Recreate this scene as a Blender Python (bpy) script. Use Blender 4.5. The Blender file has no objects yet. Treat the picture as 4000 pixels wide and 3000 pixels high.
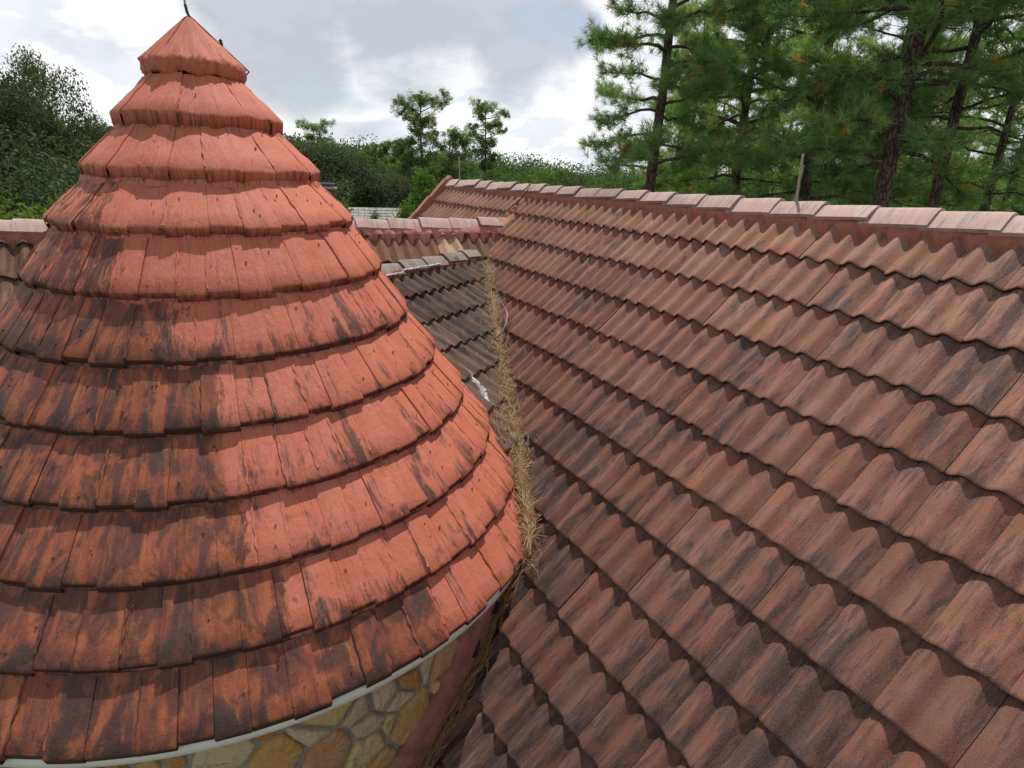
import bpy, bmesh, math, random
import numpy as np
from mathutils import Matrix, Vector

random.seed(7)
RNG = np.random.default_rng(11)
scene = bpy.context.scene
COL = scene.collection
R = math.radians

# ------------------------------------------------------------------ camera
CAM_H = 9.0
PITCH, ROLL, FPX = R(19.5167), R(2.0), 2331.7
cam_data = bpy.data.cameras.new("camera")
cam_data.sensor_width = 36.0
cam_data.lens = FPX / 4000.0 * 36.0
cam_data.clip_start = 0.05
cam_data.clip_end = 5000.0
cam = bpy.data.objects.new("camera", cam_data)
COL.objects.link(cam)
cam.matrix_world = (Matrix.Translation((0, 0, CAM_H)) @ Matrix.Rotation(math.pi / 2 - PITCH, 4, 'X')
                    @ Matrix.Rotation(ROLL, 4, 'Z'))
scene.camera = cam

# ------------------------------------------------------------------ sky and sun
SUN = Vector((0.06, 0.40, 1.0)).normalized()
SUN_EL = math.asin(SUN.z)
SUN_AZ = math.atan2(SUN.x, SUN.y)
CLOUD_STRENGTH = 0.86
SKY_STRENGTH = 0.12
world = bpy.data.worlds.new("World")
scene.world = world
world.use_nodes = True


def ray_world(px, py):
    """direction through a point of the photograph (2212 px wide frame)"""
    s = 4000.0 / 2212.0
    a = (px * s - 2000) / FPX
    b = (py * s - 1500) / FPX
    cr, sr = math.cos(ROLL), math.sin(ROLL)
    a, b = a * cr + b * sr, -a * sr + b * cr
    c, si = math.cos(PITCH), math.sin(PITCH)
    return Vector((a, c - b * si, -si - b * c))


def at(px, py, dist):
    """world point seen there at a horizontal distance"""
    d = ray_world(px, py)
    k = dist / math.hypot(d.x, d.y)
    return Vector((0, 0, CAM_H)) + d * k


class NT:
    """small helper to write node trees"""
    def __init__(self, tree):
        self.t = tree
        self.n = tree.nodes
        self.l = tree.links

    def node(self, typ, **kw):
        nd = self.n.new(typ)
        for k, v in kw.items():
            setattr(nd, k, v)
        return nd

    def put(self, sock, val):
        if isinstance(val, bpy.types.NodeSocket):
            self.l.new(val, sock)
        elif val is not None:
            sock.default_value = val

    def math(self, op, a, b=None, c=None, clamp=False):
        nd = self.node('ShaderNodeMath', operation=op)
        nd.use_clamp = clamp
        self.put(nd.inputs[0], a)
        if b is not None:
            self.put(nd.inputs[1], b)
        if c is not None:
            self.put(nd.inputs[2], c)
        return nd.outputs[0]

    def vmath(self, op, a, b=None):
        nd = self.node('ShaderNodeVectorMath', operation=op)
        self.put(nd.inputs[0], a)
        if b is not None:
            self.put(nd.inputs[1], b)
        return nd.outputs['Value'] if op in ('DOT_PRODUCT', 'LENGTH') else nd.outputs['Vector']

    def noise(self, vec, scale, detail=4.0, rough=0.55, dist=0.0):
        nd = self.node('ShaderNodeTexNoise')
        self.put(nd.inputs['Vector'], vec)
        nd.inputs['Scale'].default_value = scale
        nd.inputs['Detail'].default_value = detail
        nd.inputs['Roughness'].default_value = rough
        nd.inputs['Distortion'].default_value = dist
        return nd.outputs['Fac']

    def smooth(self, v, lo, hi, a=0.0, b=1.0):
        nd = self.node('ShaderNodeMapRange', interpolation_type='SMOOTHSTEP')
        self.put(nd.inputs['Value'], v)
        nd.inputs['From Min'].default_value = lo
        nd.inputs['From Max'].default_value = hi
        nd.inputs['To Min'].default_value = a
        nd.inputs['To Max'].default_value = b
        return nd.outputs['Result']

    def mix(self, fac, a, b, blend='MIX'):
        nd = self.node('ShaderNodeMix', data_type='RGBA', blend_type=blend)
        self.put(nd.inputs[0], fac)
        for s, v in ((nd.inputs[6], a), (nd.inputs[7], b)):
            if isinstance(v, tuple) and len(v) == 3:
                v = (*v, 1.0)
            self.put(s, v)
        return nd.outputs[2]

    def scale_vec(self, vec, s):
        nd = self.node('ShaderNodeMapping')
        self.put(nd.inputs['Vector'], vec)
        nd.inputs['Scale'].default_value = s
        return nd.outputs['Vector']

    def attr(self, name, out='Fac'):
        nd = self.node('ShaderNodeAttribute', attribute_name=name)
        return nd.outputs[out]

    def uv(self, name):
        nd = self.node('ShaderNodeUVMap', uv_map=name)
        return nd.outputs['UV']


def build_world():
    t = NT(world.node_tree)
    t.n.clear()
    out = t.node('ShaderNodeOutputWorld')
    tc = t.node('ShaderNodeTexCoord')
    D = t.vmath('NORMALIZE', tc.outputs['Generated'])
    sky = t.node('ShaderNodeTexSky', sky_type='NISHITA')
    sky.sun_disc = False
    sky.sun_elevation = SUN_EL
    sky.sun_rotation = SUN_AZ
    bg1 = t.node('ShaderNodeBackground')
    t.put(bg1.inputs['Color'], sky.outputs['Color'])
    bg1.inputs['Strength'].default_value = SKY_STRENGTH
    sep = t.node('ShaderNodeSeparateXYZ')
    t.put(sep.inputs[0], D)
    z = t.math('MAXIMUM', sep.outputs['Z'], 0.0)
    den = t.math('ADD', z, 0.16)
    comb = t.node('ShaderNodeCombineXYZ')
    t.put(comb.inputs[0], t.math('DIVIDE', sep.outputs['X'], den))
    t.put(comb.inputs[1], t.math('DIVIDE', sep.outputs['Y'], den))
    t.put(comb.inputs[2], t.math('MULTIPLY', z, 3.0))
    P = comb.outputs[0]
    warp = t.noise(t.scale_vec(D, (3.0, 3.0, 5.0)), 1.0, 3.0, 0.5)
    Dw = t.vmath('ADD', D, t.vmath('MULTIPLY', t.vmath('SUBTRACT', warp, (0.5, 0.5, 0.5)), (0.10, 0.10, 0.05)))
    puff = t.noise(t.scale_vec(Dw, (5.0, 5.0, 9.5)), 1.25, 9.0, 0.56, 0.15)
    puff2 = t.noise(t.scale_vec(Dw, (6.0, 6.0, 15.0)), 1.15, 9.0, 0.52, 0.1)

    def lobe(px, py, inner, outer):
        d = ray_world(px, py).normalized()
        dot = t.vmath('DOT_PRODUCT', D, (d.x, d.y, d.z))
        return t.smooth(dot, math.cos(R(outer)), math.cos(R(inner)))
    wob = t.math('ADD', t.math('MULTIPLY', t.math('SUBTRACT', puff, 0.5), 1.7), t.math('MULTIPLY', t.math('SUBTRACT', puff2, 0.5), 0.7))
    # grey undersides of the big cloud in the upper middle, thinner ones elsewhere
    g = t.math('MAXIMUM', lobe(600, 50, 3, 10), t.math('MULTIPLY', lobe(1130, 50, 2.5, 9), 0.95))
    g = t.math('MAXIMUM', g, t.math('MULTIPLY', lobe(870, 0, 3, 11), 1.0))
    g = t.math('MAXIMUM', g, t.math('MULTIPLY', lobe(170, 150, 1, 7), 0.55))
    g = t.math('MAXIMUM', g, t.math('MULTIPLY', lobe(760, -500, 12, 34), 0.6))
    grey = t.smooth(t.math('ADD', g, t.math('MULTIPLY', wob, 0.75)), 0.34, 0.92)
    low = t.smooth(sep.outputs['Z'], 0.13, 0.01, 0.0, 0.22)
    grey = t.math('MAXIMUM', grey, t.math('MULTIPLY', t.smooth(puff, 0.42, 0.62), low))
    ccol = t.mix(grey, (1.33, 1.34, 1.35), (0.66, 0.705, 0.79))
    soft = t.smooth(puff2, 0.495, 0.555)
    ccol = t.mix(t.math('MULTIPLY', soft, 0.46), ccol, (0.72, 0.78, 0.92))
    # overhead sky, out of view, greyed to cut the fill light
    over = t.smooth(sep.outputs['Z'], 0.26, 0.50)
    ccol = t.mix(t.math('MULTIPLY', over, 0.92), ccol, (0.30, 0.345, 0.43))
    bg2 = t.node('ShaderNodeBackground')
    t.put(bg2.inputs['Color'], ccol)
    bg2.inputs['Strength'].default_value = CLOUD_STRENGTH
    # small gaps of blue
    h = t.math('MAXIMUM', lobe(660, 190, 0.5, 6), lobe(1180, 110, 0.5, 7))
    h = t.math('MAXIMUM', h, lobe(470, 260, 0.5, 6))
    h = t.math('MAXIMUM', h, t.math('MULTIPLY', lobe(100, 250, 0.5, 6), 0.8))
    gap = t.smooth(t.math('ADD', t.math('MULTIPLY', h, 0.24), puff), 0.68, 0.80, 0.0, 0.4)
    mixs = t.node('ShaderNodeMixShader')
    t.put(mixs.inputs[0], gap)
    t.l.new(bg2.outputs[0], mixs.inputs[1])
    t.l.new(bg1.outputs[0], mixs.inputs[2])
    t.l.new(mixs.outputs[0], out.inputs['Surface'])


build_world()
sun_data = bpy.data.lights.new("sun", 'SUN')
sun_data.energy = 4.8
sun_data.angle = R(0.8)
sun_data.color = (1.0, 0.955, 0.89)
sun = bpy.data.objects.new("sun", sun_data)
COL.objects.link(sun)
sun.rotation_euler = SUN.to_track_quat('Z', 'Y').to_euler()
sun.location = (20, 8, 60)

scene.view_settings.view_transform = 'Standard'
scene.view_settings.look = 'None'
scene.view_settings.exposure = 0.0
scene.view_settings.gamma = 1.0


# ------------------------------------------------------------------ object helpers
def tag(o, label=None, cat=None, group=None, kind=None):
    if label:
        o['label'] = label
    if cat:
        o['category'] = cat
    if group:
        o['group'] = group
    if kind:
        o['kind'] = kind
    return o


def link(name, me, mats, parent=None, matrix=None):
    o = bpy.data.objects.new(name, me)
    COL.objects.link(o)
    for m in (mats if isinstance(mats, (list, tuple)) else [mats]):
        if m is not None and m.name not in [x.name for x in me.materials if x]:
            me.materials.append(m)
    if parent is not None:
        o.parent = parent
        o.matrix_parent_inverse = Matrix.Identity(4)
    if matrix is not None:
        o.matrix_local = matrix
    return o


def empty(name, loc=(0, 0, 0)):
    o = bpy.data.objects.new(name, None)
    o.empty_display_size = 0.3
    COL.objects.link(o)
    o.location = loc
    return o


class Geo:
    """collects vertices, faces and per-vertex / per-corner data for ONE mesh"""
    def __init__(self):
        self.v, self.f, self.mi = [], [], []
        self.uv, self.uv2, self.col, self.val = [], [], [], []
        self.flat = []

    def add(self, verts, faces, uv=None, uv2=None, col=None, val=None, mi=0, flat=False):
        b = len(self.v)
        self.v.extend(verts)
        n = len(verts)
        self.uv.extend(uv if uv is not None else [(p[0], p[1]) for p in verts])
        self.uv2.extend(uv2 if uv2 is not None else [(0, 0)] * n)
        self.col.extend(col if isinstance(col, list) else [col or (1, 1, 1, 1)] * n)
        self.val.extend(val if isinstance(val, list) else [val or 0.0] * n)
        for f in faces:
            self.f.append(tuple(b + i for i in f))
            self.mi.append(mi)
            self.flat.append(flat)

    def grid(self, rows, wrap=False, **kw):
        """rows of equal length -> quads"""
        nr, nc = len(rows), len(rows[0])
        vs = [p for r in rows for p in r]
        fs = []
        for i in range(nr - 1):
            for j in range(nc if wrap else nc - 1):
                j2 = (j + 1) % nc
                fs.append((i * nc + j, i * nc + j2, (i + 1) * nc + j2, (i + 1) * nc + j))
        self.add(vs, fs, **kw)

    def tube(self, pts, radii, sides=6, caps=True, **kw):
        pts = [Vector(p) for p in pts]
        if not isinstance(radii, (list, tuple)):
            radii = [radii] * len(pts)
        rows = []
        ref = Vector((0.13, 0.27, 1.0)).normalized()
        for i, p in enumerate(pts):
            t = (pts[min(i + 1, len(pts) - 1)] - pts[max(i - 1, 0)])
            t = t.normalized() if t.length > 1e-9 else Vector((0, 0, 1))
            r0 = ref if abs(t.dot(ref)) < 0.95 else Vector((1, 0, 0))
            a = t.cross(r0).normalized()
            b = t.cross(a)
            rows.append([tuple(p + (a * math.cos(2 * math.pi * k / sides) + b * math.sin(2 * math.pi * k / sides)) * radii[i])
                         for k in range(sides)])
        self.grid(rows, wrap=True, **kw)
        if caps:
            self.add(rows[0], [tuple(range(sides - 1, -1, -1))], **kw)
            self.add(rows[-1], [tuple(range(sides))], **kw)

    def box(self, c, s, rot=None, **kw):
        vs = []
        for z in (-1, 1):
            for x, y in ((-1, -1), (1, -1), (1, 1), (-1, 1)):
                p = Vector((x * s[0] / 2, y * s[1] / 2, z * s[2] / 2))
                if rot is not None:
                    p = rot @ p
                vs.append(tuple(p + Vector(c)))
        fs = [(3, 2, 1, 0), (4, 5, 6, 7), (0, 1, 5, 4), (1, 2, 6, 5), (2, 3, 7, 6), (3, 0, 4, 7)]
        self.add(vs, fs, flat=True, **kw)

    def mesh(self, name):
        me = bpy.data.meshes.new(name)
        me.from_pydata(self.v, [], self.f)
        me.polygons.foreach_set('use_smooth', [not x for x in self.flat])
        me.polygons.foreach_set('material_index', self.mi)
        li = np.empty(len(me.loops), dtype=np.int32)
        me.loops.foreach_get('vertex_index', li)
        for nm, data in (('uv', self.uv), ('uv2', self.uv2)):
            layer = me.uv_layers.new(name=nm)
            layer.data.foreach_set('uv', np.array(data, dtype=np.float32)[li].ravel())
        a = me.attributes.new('tint', 'FLOAT_COLOR', 'POINT')
        a.data.foreach_set('color', np.array(self.col, dtype=np.float32).ravel())
        a = me.attributes.new('val', 'FLOAT', 'POINT')
        a.data.foreach_set('value', np.array(self.val, dtype=np.float32))
        me.update()
        return me

    def build(self, name, mats, parent=None, matrix=None):
        return link(name, self.mesh(name), mats, parent, matrix)


# ------------------------------------------------------------------ materials
def mat(name):
    m = bpy.data.materials.new(name)
    m.use_nodes = True
    t = NT(m.node_tree)
    bsdf = t.n['Principled BSDF']
    return m, t, bsdf


def simple(name, col, rough=0.7, metal=0.0, var=0.25, scale=18.0, bump=0.15):
    m, t, b = mat(name)
    tc = t.node('ShaderNodeTexCoord')
    n1 = t.noise(tc.outputs['Object'], scale, 6.0, 0.65)
    dark = tuple(c * (1 - var) for c in col)
    lite = tuple(min(1, c * (1 + var)) for c in col)
    t.put(b.inputs['Base Color'], t.mix(t.smooth(n1, 0.3, 0.7), dark, lite))
    b.inputs['Roughness'].default_value = rough
    b.inputs['Metallic'].default_value = metal
    if bump:
        bp = t.node('ShaderNodeBump')
        bp.inputs['Strength'].default_value = bump
        bp.inputs['Distance'].default_value = 0.02
        t.put(bp.inputs['Height'], n1)
        t.put(b.inputs['Normal'], bp.outputs[0])
    return m


def tile_material(name, clay, dusty, dark, darkamt, orange=(0.235, 0.105, 0.048), downhill=0.0):
    m, t, b = mat(name)
    uv = t.uv('uv')
    tint = t.attr('tint', 'Color')
    sh = t.attr('val')                      # random number of the tile
    off = t.node('ShaderNodeCombineXYZ')
    t.put(off.inputs[0], t.math('MULTIPLY', sh, 37.0))
    t.put(off.inputs[1], t.math('MULTIPLY', sh, 11.0))
    p = t.vmath('ADD', uv, off.outputs[0])
    streak = t.noise(t.scale_vec(p, (19.0, 3.0, 1.0)), 1.0, 5.0, 0.6, 0.9)
    streak2 = t.noise(t.scale_vec(p, (55.0, 8.0, 1.0)), 1.0, 4.0, 0.6, 0.4)
    patch = t.noise(p, 5.5, 4.0, 0.55, 0.5)
    wide = t.noise(uv, 0.75, 3.0, 0.5)
    grain = t.noise(uv, 210.0, 2.0, 0.7)
    specks = t.noise(uv, 75.0, 3.0, 0.7)
    c = t.mix(t.smooth(patch, 0.35, 0.68), clay, dusty)
    c = t.mix(t.math('MULTIPLY', t.smooth(t.noise(p, 3.2, 3.0, 0.5), 0.52, 0.72), 0.55), c, orange)
    dm = t.math('ADD', t.math('MULTIPLY', streak, 0.56), t.math('MULTIPLY', streak2, 0.36))
    dm = t.math('ADD', dm, t.math('MULTIPLY', t.math('SUBTRACT', wide, 0.5), 0.42))
    dm = t.math('ADD', dm, t.math('MULTIPLY', t.math('SUBTRACT', patch, 0.5), 0.28))
    if downhill:          # dirt builds up towards the lower courses
        sy = t.node('ShaderNodeSeparateXYZ')
        t.put(sy.inputs[0], uv)
        dm = t.math('ADD', dm, t.math('MULTIPLY', t.math('SUBTRACT', -1.7, sy.outputs[1]), downhill))
    c = t.mix(t.math('MULTIPLY', t.smooth(dm, 0.41, 0.56), darkamt), c, dark)
    c = t.mix(t.math('MULTIPLY', t.smooth(specks, 0.58, 0.70), 0.6), c, dark)
    c = t.mix(t.math('MULTIPLY', t.smooth(grain, 0.45, 0.66), 0.36), c, tuple(min(1, x * 1.9) for x in dusty))
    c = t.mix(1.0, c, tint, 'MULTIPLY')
    t.put(b.inputs['Base Color'], c)
    b.inputs['Roughness'].default_value = 0.86
    b.inputs['Specular IOR Level'].default_value = 0.25
    bp = t.node('ShaderNodeBump')
    bp.inputs['Strength'].default_value = 0.55
    bp.inputs['Distance'].default_value = 0.004
    t.put(bp.inputs['Height'], t.math('ADD', t.math('MULTIPLY', grain, 0.6), specks))
    t.put(b.inputs['Normal'], bp.outputs[0])
    return m


M = {}
M['tile'] = tile_material('weathered brown roof tile', (0.190, 0.080, 0.053), (0.232, 0.118, 0.085), (0.064, 0.041, 0.039), 0.94, downhill=0.030)
M['tile_grey'] = tile_material('lichen grey roof tile', (0.150, 0.090, 0.068), (0.185, 0.124, 0.097), (0.036, 0.031, 0.029), 0.96)
M['tile_wing'] = tile_material('stained clay roof tile', (0.170, 0.078, 0.050), (0.19, 0.105, 0.068), (0.055, 0.034, 0.029), 0.9, (0.19, 0.09, 0.05))
M['cap'] = tile_material('pale concrete ridge cap', (0.40, 0.27, 0.235), (0.45, 0.33, 0.29), (0.16, 0.125, 0.115), 0.6, (0.36, 0.22, 0.19))
M['cap_grey'] = tile_material('grey concrete ridge cap', (0.22, 0.175, 0.15), (0.25, 0.205, 0.18), (0.085, 0.075, 0.07), 0.6, (0.21, 0.16, 0.13))
M['under'] = simple('dark roof underlay', (0.075, 0.03, 0.022), 0.9)


def mortar_material(name, a, bcol, dark):
    m, t, b = mat(name)
    uv = t.uv('uv')
    n1 = t.noise(t.scale_vec(uv, (9, 4, 1)), 1.0, 5, 0.6, 0.8)
    n2 = t.noise(t.scale_vec(uv, (34, 7, 1)), 1.0, 5, 0.6, 0.4)
    n3 = t.noise(uv, 60.0, 4, 0.6)
    c = t.mix(t.smooth(n1, 0.38, 0.62), a, bcol)
    c = t.mix(t.math('MULTIPLY', t.smooth(n2, 0.50, 0.68), 0.7), c, dark)
    t.put(b.inputs['Base Color'], c)
    b.inputs['Roughness'].default_value = 0.75
    bp = t.node('ShaderNodeBump')
    bp.inputs['Strength'].default_value = 0.6
    bp.inputs['Distance'].default_value = 0.008
    t.put(bp.inputs['Height'], t.math('ADD', n1, t.math('MULTIPLY', n3, 0.5)))
    t.put(b.inputs['Normal'], bp.outputs[0])
    return m


M['mortar'] = mortar_material('red brown painted mortar', (0.29, 0.092, 0.052), (0.33, 0.13, 0.075), (0.15, 0.05, 0.035))
M['mortar_pink'] = mortar_material('pink painted mortar', (0.50, 0.225, 0.195), (0.40, 0.130, 0.095), (0.26, 0.10, 0.08))
M['mortar_orange'] = mortar_material('orange mortar strip', (0.34, 0.145, 0.080), (0.29, 0.115, 0.066), (0.19, 0.08, 0.05))
M['cement'] = simple('white cement', (0.46, 0.455, 0.45), 0.8, var=0.3, scale=40)
M['plaster'] = simple('maroon painted plaster', (0.235, 0.088, 0.06), 0.8, var=0.3, scale=9, bump=0.4)
M['fascia'] = simple('cream painted fascia', (0.66, 0.64, 0.55), 0.55, var=0.06, scale=5, bump=0.03)
M['felt'] = simple('black bitumen flashing', (0.02, 0.02, 0.028), 0.45, var=0.4, scale=30)
M['lead'] = simple('grey metal flashing', (0.22, 0.21, 0.19), 0.5, 0.4, var=0.4, scale=25)
M['rod'] = simple('weathered metal rod', (0.28, 0.25, 0.17), 0.5, 0.5, var=0.3, scale=60)
M['rod_dark'] = simple('dark metal fitting', (0.05, 0.045, 0.05), 0.5, 0.6, var=0.3, scale=60)
M['cable'] = simple('black cable', (0.02, 0.02, 0.02), 0.6)
M['wall'] = simple('cream stucco wall', (0.48, 0.40, 0.30), 0.85)
M['soil'] = simple('green ground', (0.045, 0.07, 0.025), 0.95, var=0.5, scale=0.6, bump=0)
M['twig'] = simple('grey bare twig', (0.24, 0.22, 0.20), 0.85, var=0.35, scale=60)
M['bark'] = None


def turret_material():
    m, t, b = mat('painted turret shingles')
    uv = t.uv('uv')               # metres round the turret / down the slope
    uv2 = t.uv('uv2')             # random of the plank / place along the plank
    sep = t.node('ShaderNodeSeparateXYZ')
    t.put(sep.inputs[0], uv2)
    rnd, along = sep.outputs[0], sep.outputs[1]
    old = t.attr('val')
    off = t.node('ShaderNodeCombineXYZ')
    t.put(off.inputs[0], t.math('MULTIPLY', rnd, 0.10))
    t.put(off.inputs[1], t.math('MULTIPLY', rnd, 0.06))
    p = t.vmath('ADD', uv, off.outputs[0])
    streak = t.noise(t.scale_vec(p, (12, 2.4, 1)), 1.0, 6, 0.62, 0.7)
    hair = t.noise(t.scale_vec(p, (85, 6, 1)), 1.0, 5, 0.65, 0.3)
    patch = t.noise(t.scale_vec(uv, (6.5, 3.2, 1)), 1.0, 5, 0.6, 1.0)
    patch2 = t.noise(t.scale_vec(uv, (9.0, 4.5, 1)), 1.0, 5, 0.62, 0.7)
    grain = t.noise(uv, 160.0, 3, 0.7)
    lump = t.noise(t.scale_vec(uv, (30, 20, 1)), 1.0, 5, 0.65, 0.5)
    edge = t.noise(t.scale_vec(p, (26, 9, 1)), 1.0, 5, 0.65, 1.2)
    salmon = t.mix(t.smooth(patch, 0.3, 0.7), (0.49, 0.138, 0.080), (0.52, 0.170, 0.106))
    salmon = t.mix(t.math('MULTIPLY', t.smooth(hair, 0.5, 0.7), 0.45), salmon, (0.30, 0.085, 0.042))
    oldc = t.mix(t.smooth(streak, 0.36, 0.60), (0.345, 0.108, 0.046), (0.185, 0.056, 0.036))
    oldc = t.mix(t.math('MULTIPLY', t.smooth(patch2, 0.44, 0.58), 0.82), oldc, (0.085, 0.036, 0.030))
    oldc = t.mix(t.math('MULTIPLY', t.smooth(hair, 0.52, 0.72), 0.45), oldc, (0.36, 0.145, 0.07))
    om = t.math('ADD', old, t.math('MULTIPLY', t.math('SUBTRACT', edge, 0.5), 1.1))
    om = t.math('ADD', om, t.math('MULTIPLY', t.math('SUBTRACT', patch, 0.5), 0.8))
    c = t.mix(t.smooth(om, 0.42, 0.58), salmon, oldc)
    # thin brown wear over the salmon paint
    wear = t.math('ADD', t.math('MULTIPLY', streak, 0.6), t.math('MULTIPLY', hair, 0.42))
    c = t.mix(t.math('MULTIPLY', t.smooth(wear, 0.53, 0.66), 0.5), c, (0.27, 0.098, 0.045))
    # black mildew, heavier towards the drip edges
    near = t.smooth(along, 0.25, 1.0)
    dm = t.math('ADD', t.math('MULTIPLY', streak, 0.56), t.math('MULTIPLY', hair, 0.14))
    dm = t.math('ADD', dm, t.math('MULTIPLY', patch2, 0.42))
    dm = t.math('ADD', dm, t.math('MULTIPLY', near, 0.055))
    dm = t.math('ADD', dm, t.math('MULTIPLY', old, 0.015))
    dm = t.math('ADD', dm, t.math('MULTIPLY', t.math('SUBTRACT', t.smooth(rnd, 0.0, 1.0), 0.5), 0.07))
    zz = t.math('MULTIPLY', t.attr('tint'), 0.16)           # fewer stains on the freshly coated peak
    dm = t.math('SUBTRACT', dm, zz)
    c = t.mix(t.math('MULTIPLY', t.smooth(dm, 0.600, 0.725), 0.84), c, (0.062, 0.040, 0.033))
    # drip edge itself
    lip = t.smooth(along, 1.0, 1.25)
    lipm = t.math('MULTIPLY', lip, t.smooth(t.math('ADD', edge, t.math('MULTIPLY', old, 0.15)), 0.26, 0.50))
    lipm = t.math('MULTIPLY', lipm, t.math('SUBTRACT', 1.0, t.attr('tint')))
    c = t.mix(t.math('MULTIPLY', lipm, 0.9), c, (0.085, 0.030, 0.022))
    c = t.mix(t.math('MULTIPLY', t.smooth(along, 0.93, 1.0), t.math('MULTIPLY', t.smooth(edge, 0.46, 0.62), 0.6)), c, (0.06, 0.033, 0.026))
    # grey lichen specks
    c = t.mix(t.math('MULTIPLY', t.smooth(t.noise(t.scale_vec(uv, (24, 10, 1)), 1.0, 6, 0.75), 0.66, 0.74), 0.55), c, (0.26, 0.22, 0.17))
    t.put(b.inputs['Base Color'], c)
    b.inputs['Roughness'].default_value = 0.68
    b.inputs['Specular IOR Level'].default_value = 0.3
    bp = t.node('ShaderNodeBump')
    bp.inputs['Strength'].default_value = 0.8
    bp.inputs['Distance'].default_value = 0.007
    hgt = t.math('ADD', t.math('MULTIPLY', lump, 1.0), t.math('MULTIPLY', hair, 0.5))
    hgt = t.math('ADD', hgt, t.math('MULTIPLY', grain, 0.18))
    t.put(bp.inputs['Height'], hgt)
    t.put(b.inputs['Normal'], bp.outputs[0])
    return m


M['turret'] = turret_material()


def stone_material():
    m, t, b = mat('field stone')
    tc = t.node('ShaderNodeTexCoord')
    tint = t.attr('tint', 'Color')
    n1 = t.noise(tc.outputs['Object'], 7.0, 6, 0.6, 1.2)
    n2 = t.noise(tc.outputs['Object'], 45.0, 6, 0.7)
    c = t.mix(t.math('MULTIPLY', t.smooth(n1, 0.46, 0.66), 0.7), tint, (0.42, 0.33, 0.21))
    c = t.mix(t.math('MULTIPLY', t.smooth(n1, 0.56, 0.7), 0.6), c, (0.14, 0.085, 0.04))
    c = t.mix(t.math('MULTIPLY', t.smooth(n2, 0.52, 0.7), 0.4), c, (0.11, 0.08, 0.05))
    t.put(b.inputs['Base Color'], c)
    b.inputs['Roughness'].default_value = 0.85
    bp = t.node('ShaderNodeBump')
    bp.inputs['Strength'].default_value = 0.9
    bp.inputs['Distance'].default_value = 0.012
    t.put(bp.inputs['Height'], t.math('ADD', n1, n2))
    t.put(b.inputs['Normal'], bp.outputs[0])
    return m


M['stone'] = stone_material()
M['grout'] = simple('grey stone mortar', (0.25, 0.235, 0.205), 0.9, var=0.2, scale=25, bump=0.4)


def bark_material(name, a, bcol):
    m, t, b = mat(name)
    tc = t.node('ShaderNodeTexCoord')
    p = t.scale_vec(tc.outputs['Object'], (6, 6, 1.6))
    n1 = t.noise(p, 2.2, 6, 0.65, 0.6)
    vor = t.node('ShaderNodeTexVoronoi', feature='DISTANCE_TO_EDGE')
    t.put(vor.inputs['Vector'], p)
    vor.inputs['Scale'].default_value = 3.0
    e = t.smooth(vor.outputs['Distance'], 0.0, 0.16)
    c = t.mix(t.smooth(n1, 0.35, 0.65), a, bcol)
    c = t.mix(e, tuple(x * 0.35 for x in a), c)
    t.put(b.inputs['Base Color'], c)
    b.inputs['Roughness'].default_value = 0.95
    bp = t.node('ShaderNodeBump')
    bp.inputs['Strength'].default_value = 1.0
    bp.inputs['Distance'].default_value = 0.03
    t.put(bp.inputs['Height'], t.math('ADD', e, n1))
    t.put(b.inputs['Normal'], bp.outputs[0])
    return m


M['bark'] = bark_material('pine bark', (0.085, 0.052, 0.040), (0.165, 0.105, 0.080))
M['oakbark'] = bark_material('oak bark', (0.07, 0.06, 0.05), (0.14, 0.125, 0.105))


def leaf_material(name, col, trans=0.35, rough=0.75):
    m, t, b = mat(name)
    out = t.n['Material Output']
    tint = t.attr('tint', 'Color')
    c = t.mix(1.0, col, tint, 'MULTIPLY')
    t.put(b.inputs['Base Color'], c)
    b.inputs['Roughness'].default_value = rough
    b.inputs['Specular IOR Level'].default_value = 0.12
    tr = t.node('ShaderNodeBsdfTranslucent')
    t.put(tr.inputs['Color'], t.mix(1.0, c, (1.25, 1.35, 0.7), 'MULTIPLY'))
    mx = t.node('ShaderNodeMixShader')
    mx.inputs[0].default_value = trans
    t.l.new(b.outputs[0], mx.inputs[1])
    t.l.new(tr.outputs[0], mx.inputs[2])
    t.l.new(mx.outputs[0], out.inputs['Surface'])
    return m


M['needles'] = leaf_material('pine needles', (0.205, 0.310, 0.128), 0.5)
M['needles_far'] = leaf_material('far pine needles', (0.155, 0.215, 0.085), 0.5)
M['oakleaf'] = leaf_material('live oak leaves', (0.078, 0.102, 0.050), 0.35)
M['brightleaf'] = leaf_material('bright green leaves', (0.105, 0.19, 0.038), 0.4)
M['woodleaf'] = leaf_material('woodland leaves', (0.065, 0.115, 0.038))
M['litter'] = leaf_material('dry pine straw', (0.36, 0.255, 0.145), 0.15, 0.6)

# ------------------------------------------------------------------ frames of the roofs
Z0 = Vector((0, 0, CAM_H))


def frame(O, yaw, slope):
    u = Vector((math.cos(yaw), math.sin(yaw), 0))
    h = Vector((math.sin(yaw), -math.cos(yaw), 0))
    dn = h * math.cos(slope) + Vector((0, 0, -math.sin(slope)))
    up = -dn
    nz = u.cross(up)
    m = Matrix(((u.x, up.x, nz.x, O[0]), (u.y, up.y, nz.y, O[1]), (u.z, up.z, nz.z, O[2]), (0, 0, 0, 1)))
    return m, u, h, dn, nz


TW, TE = 0.30, 0.3485          # tile cover width and exposure
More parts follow.
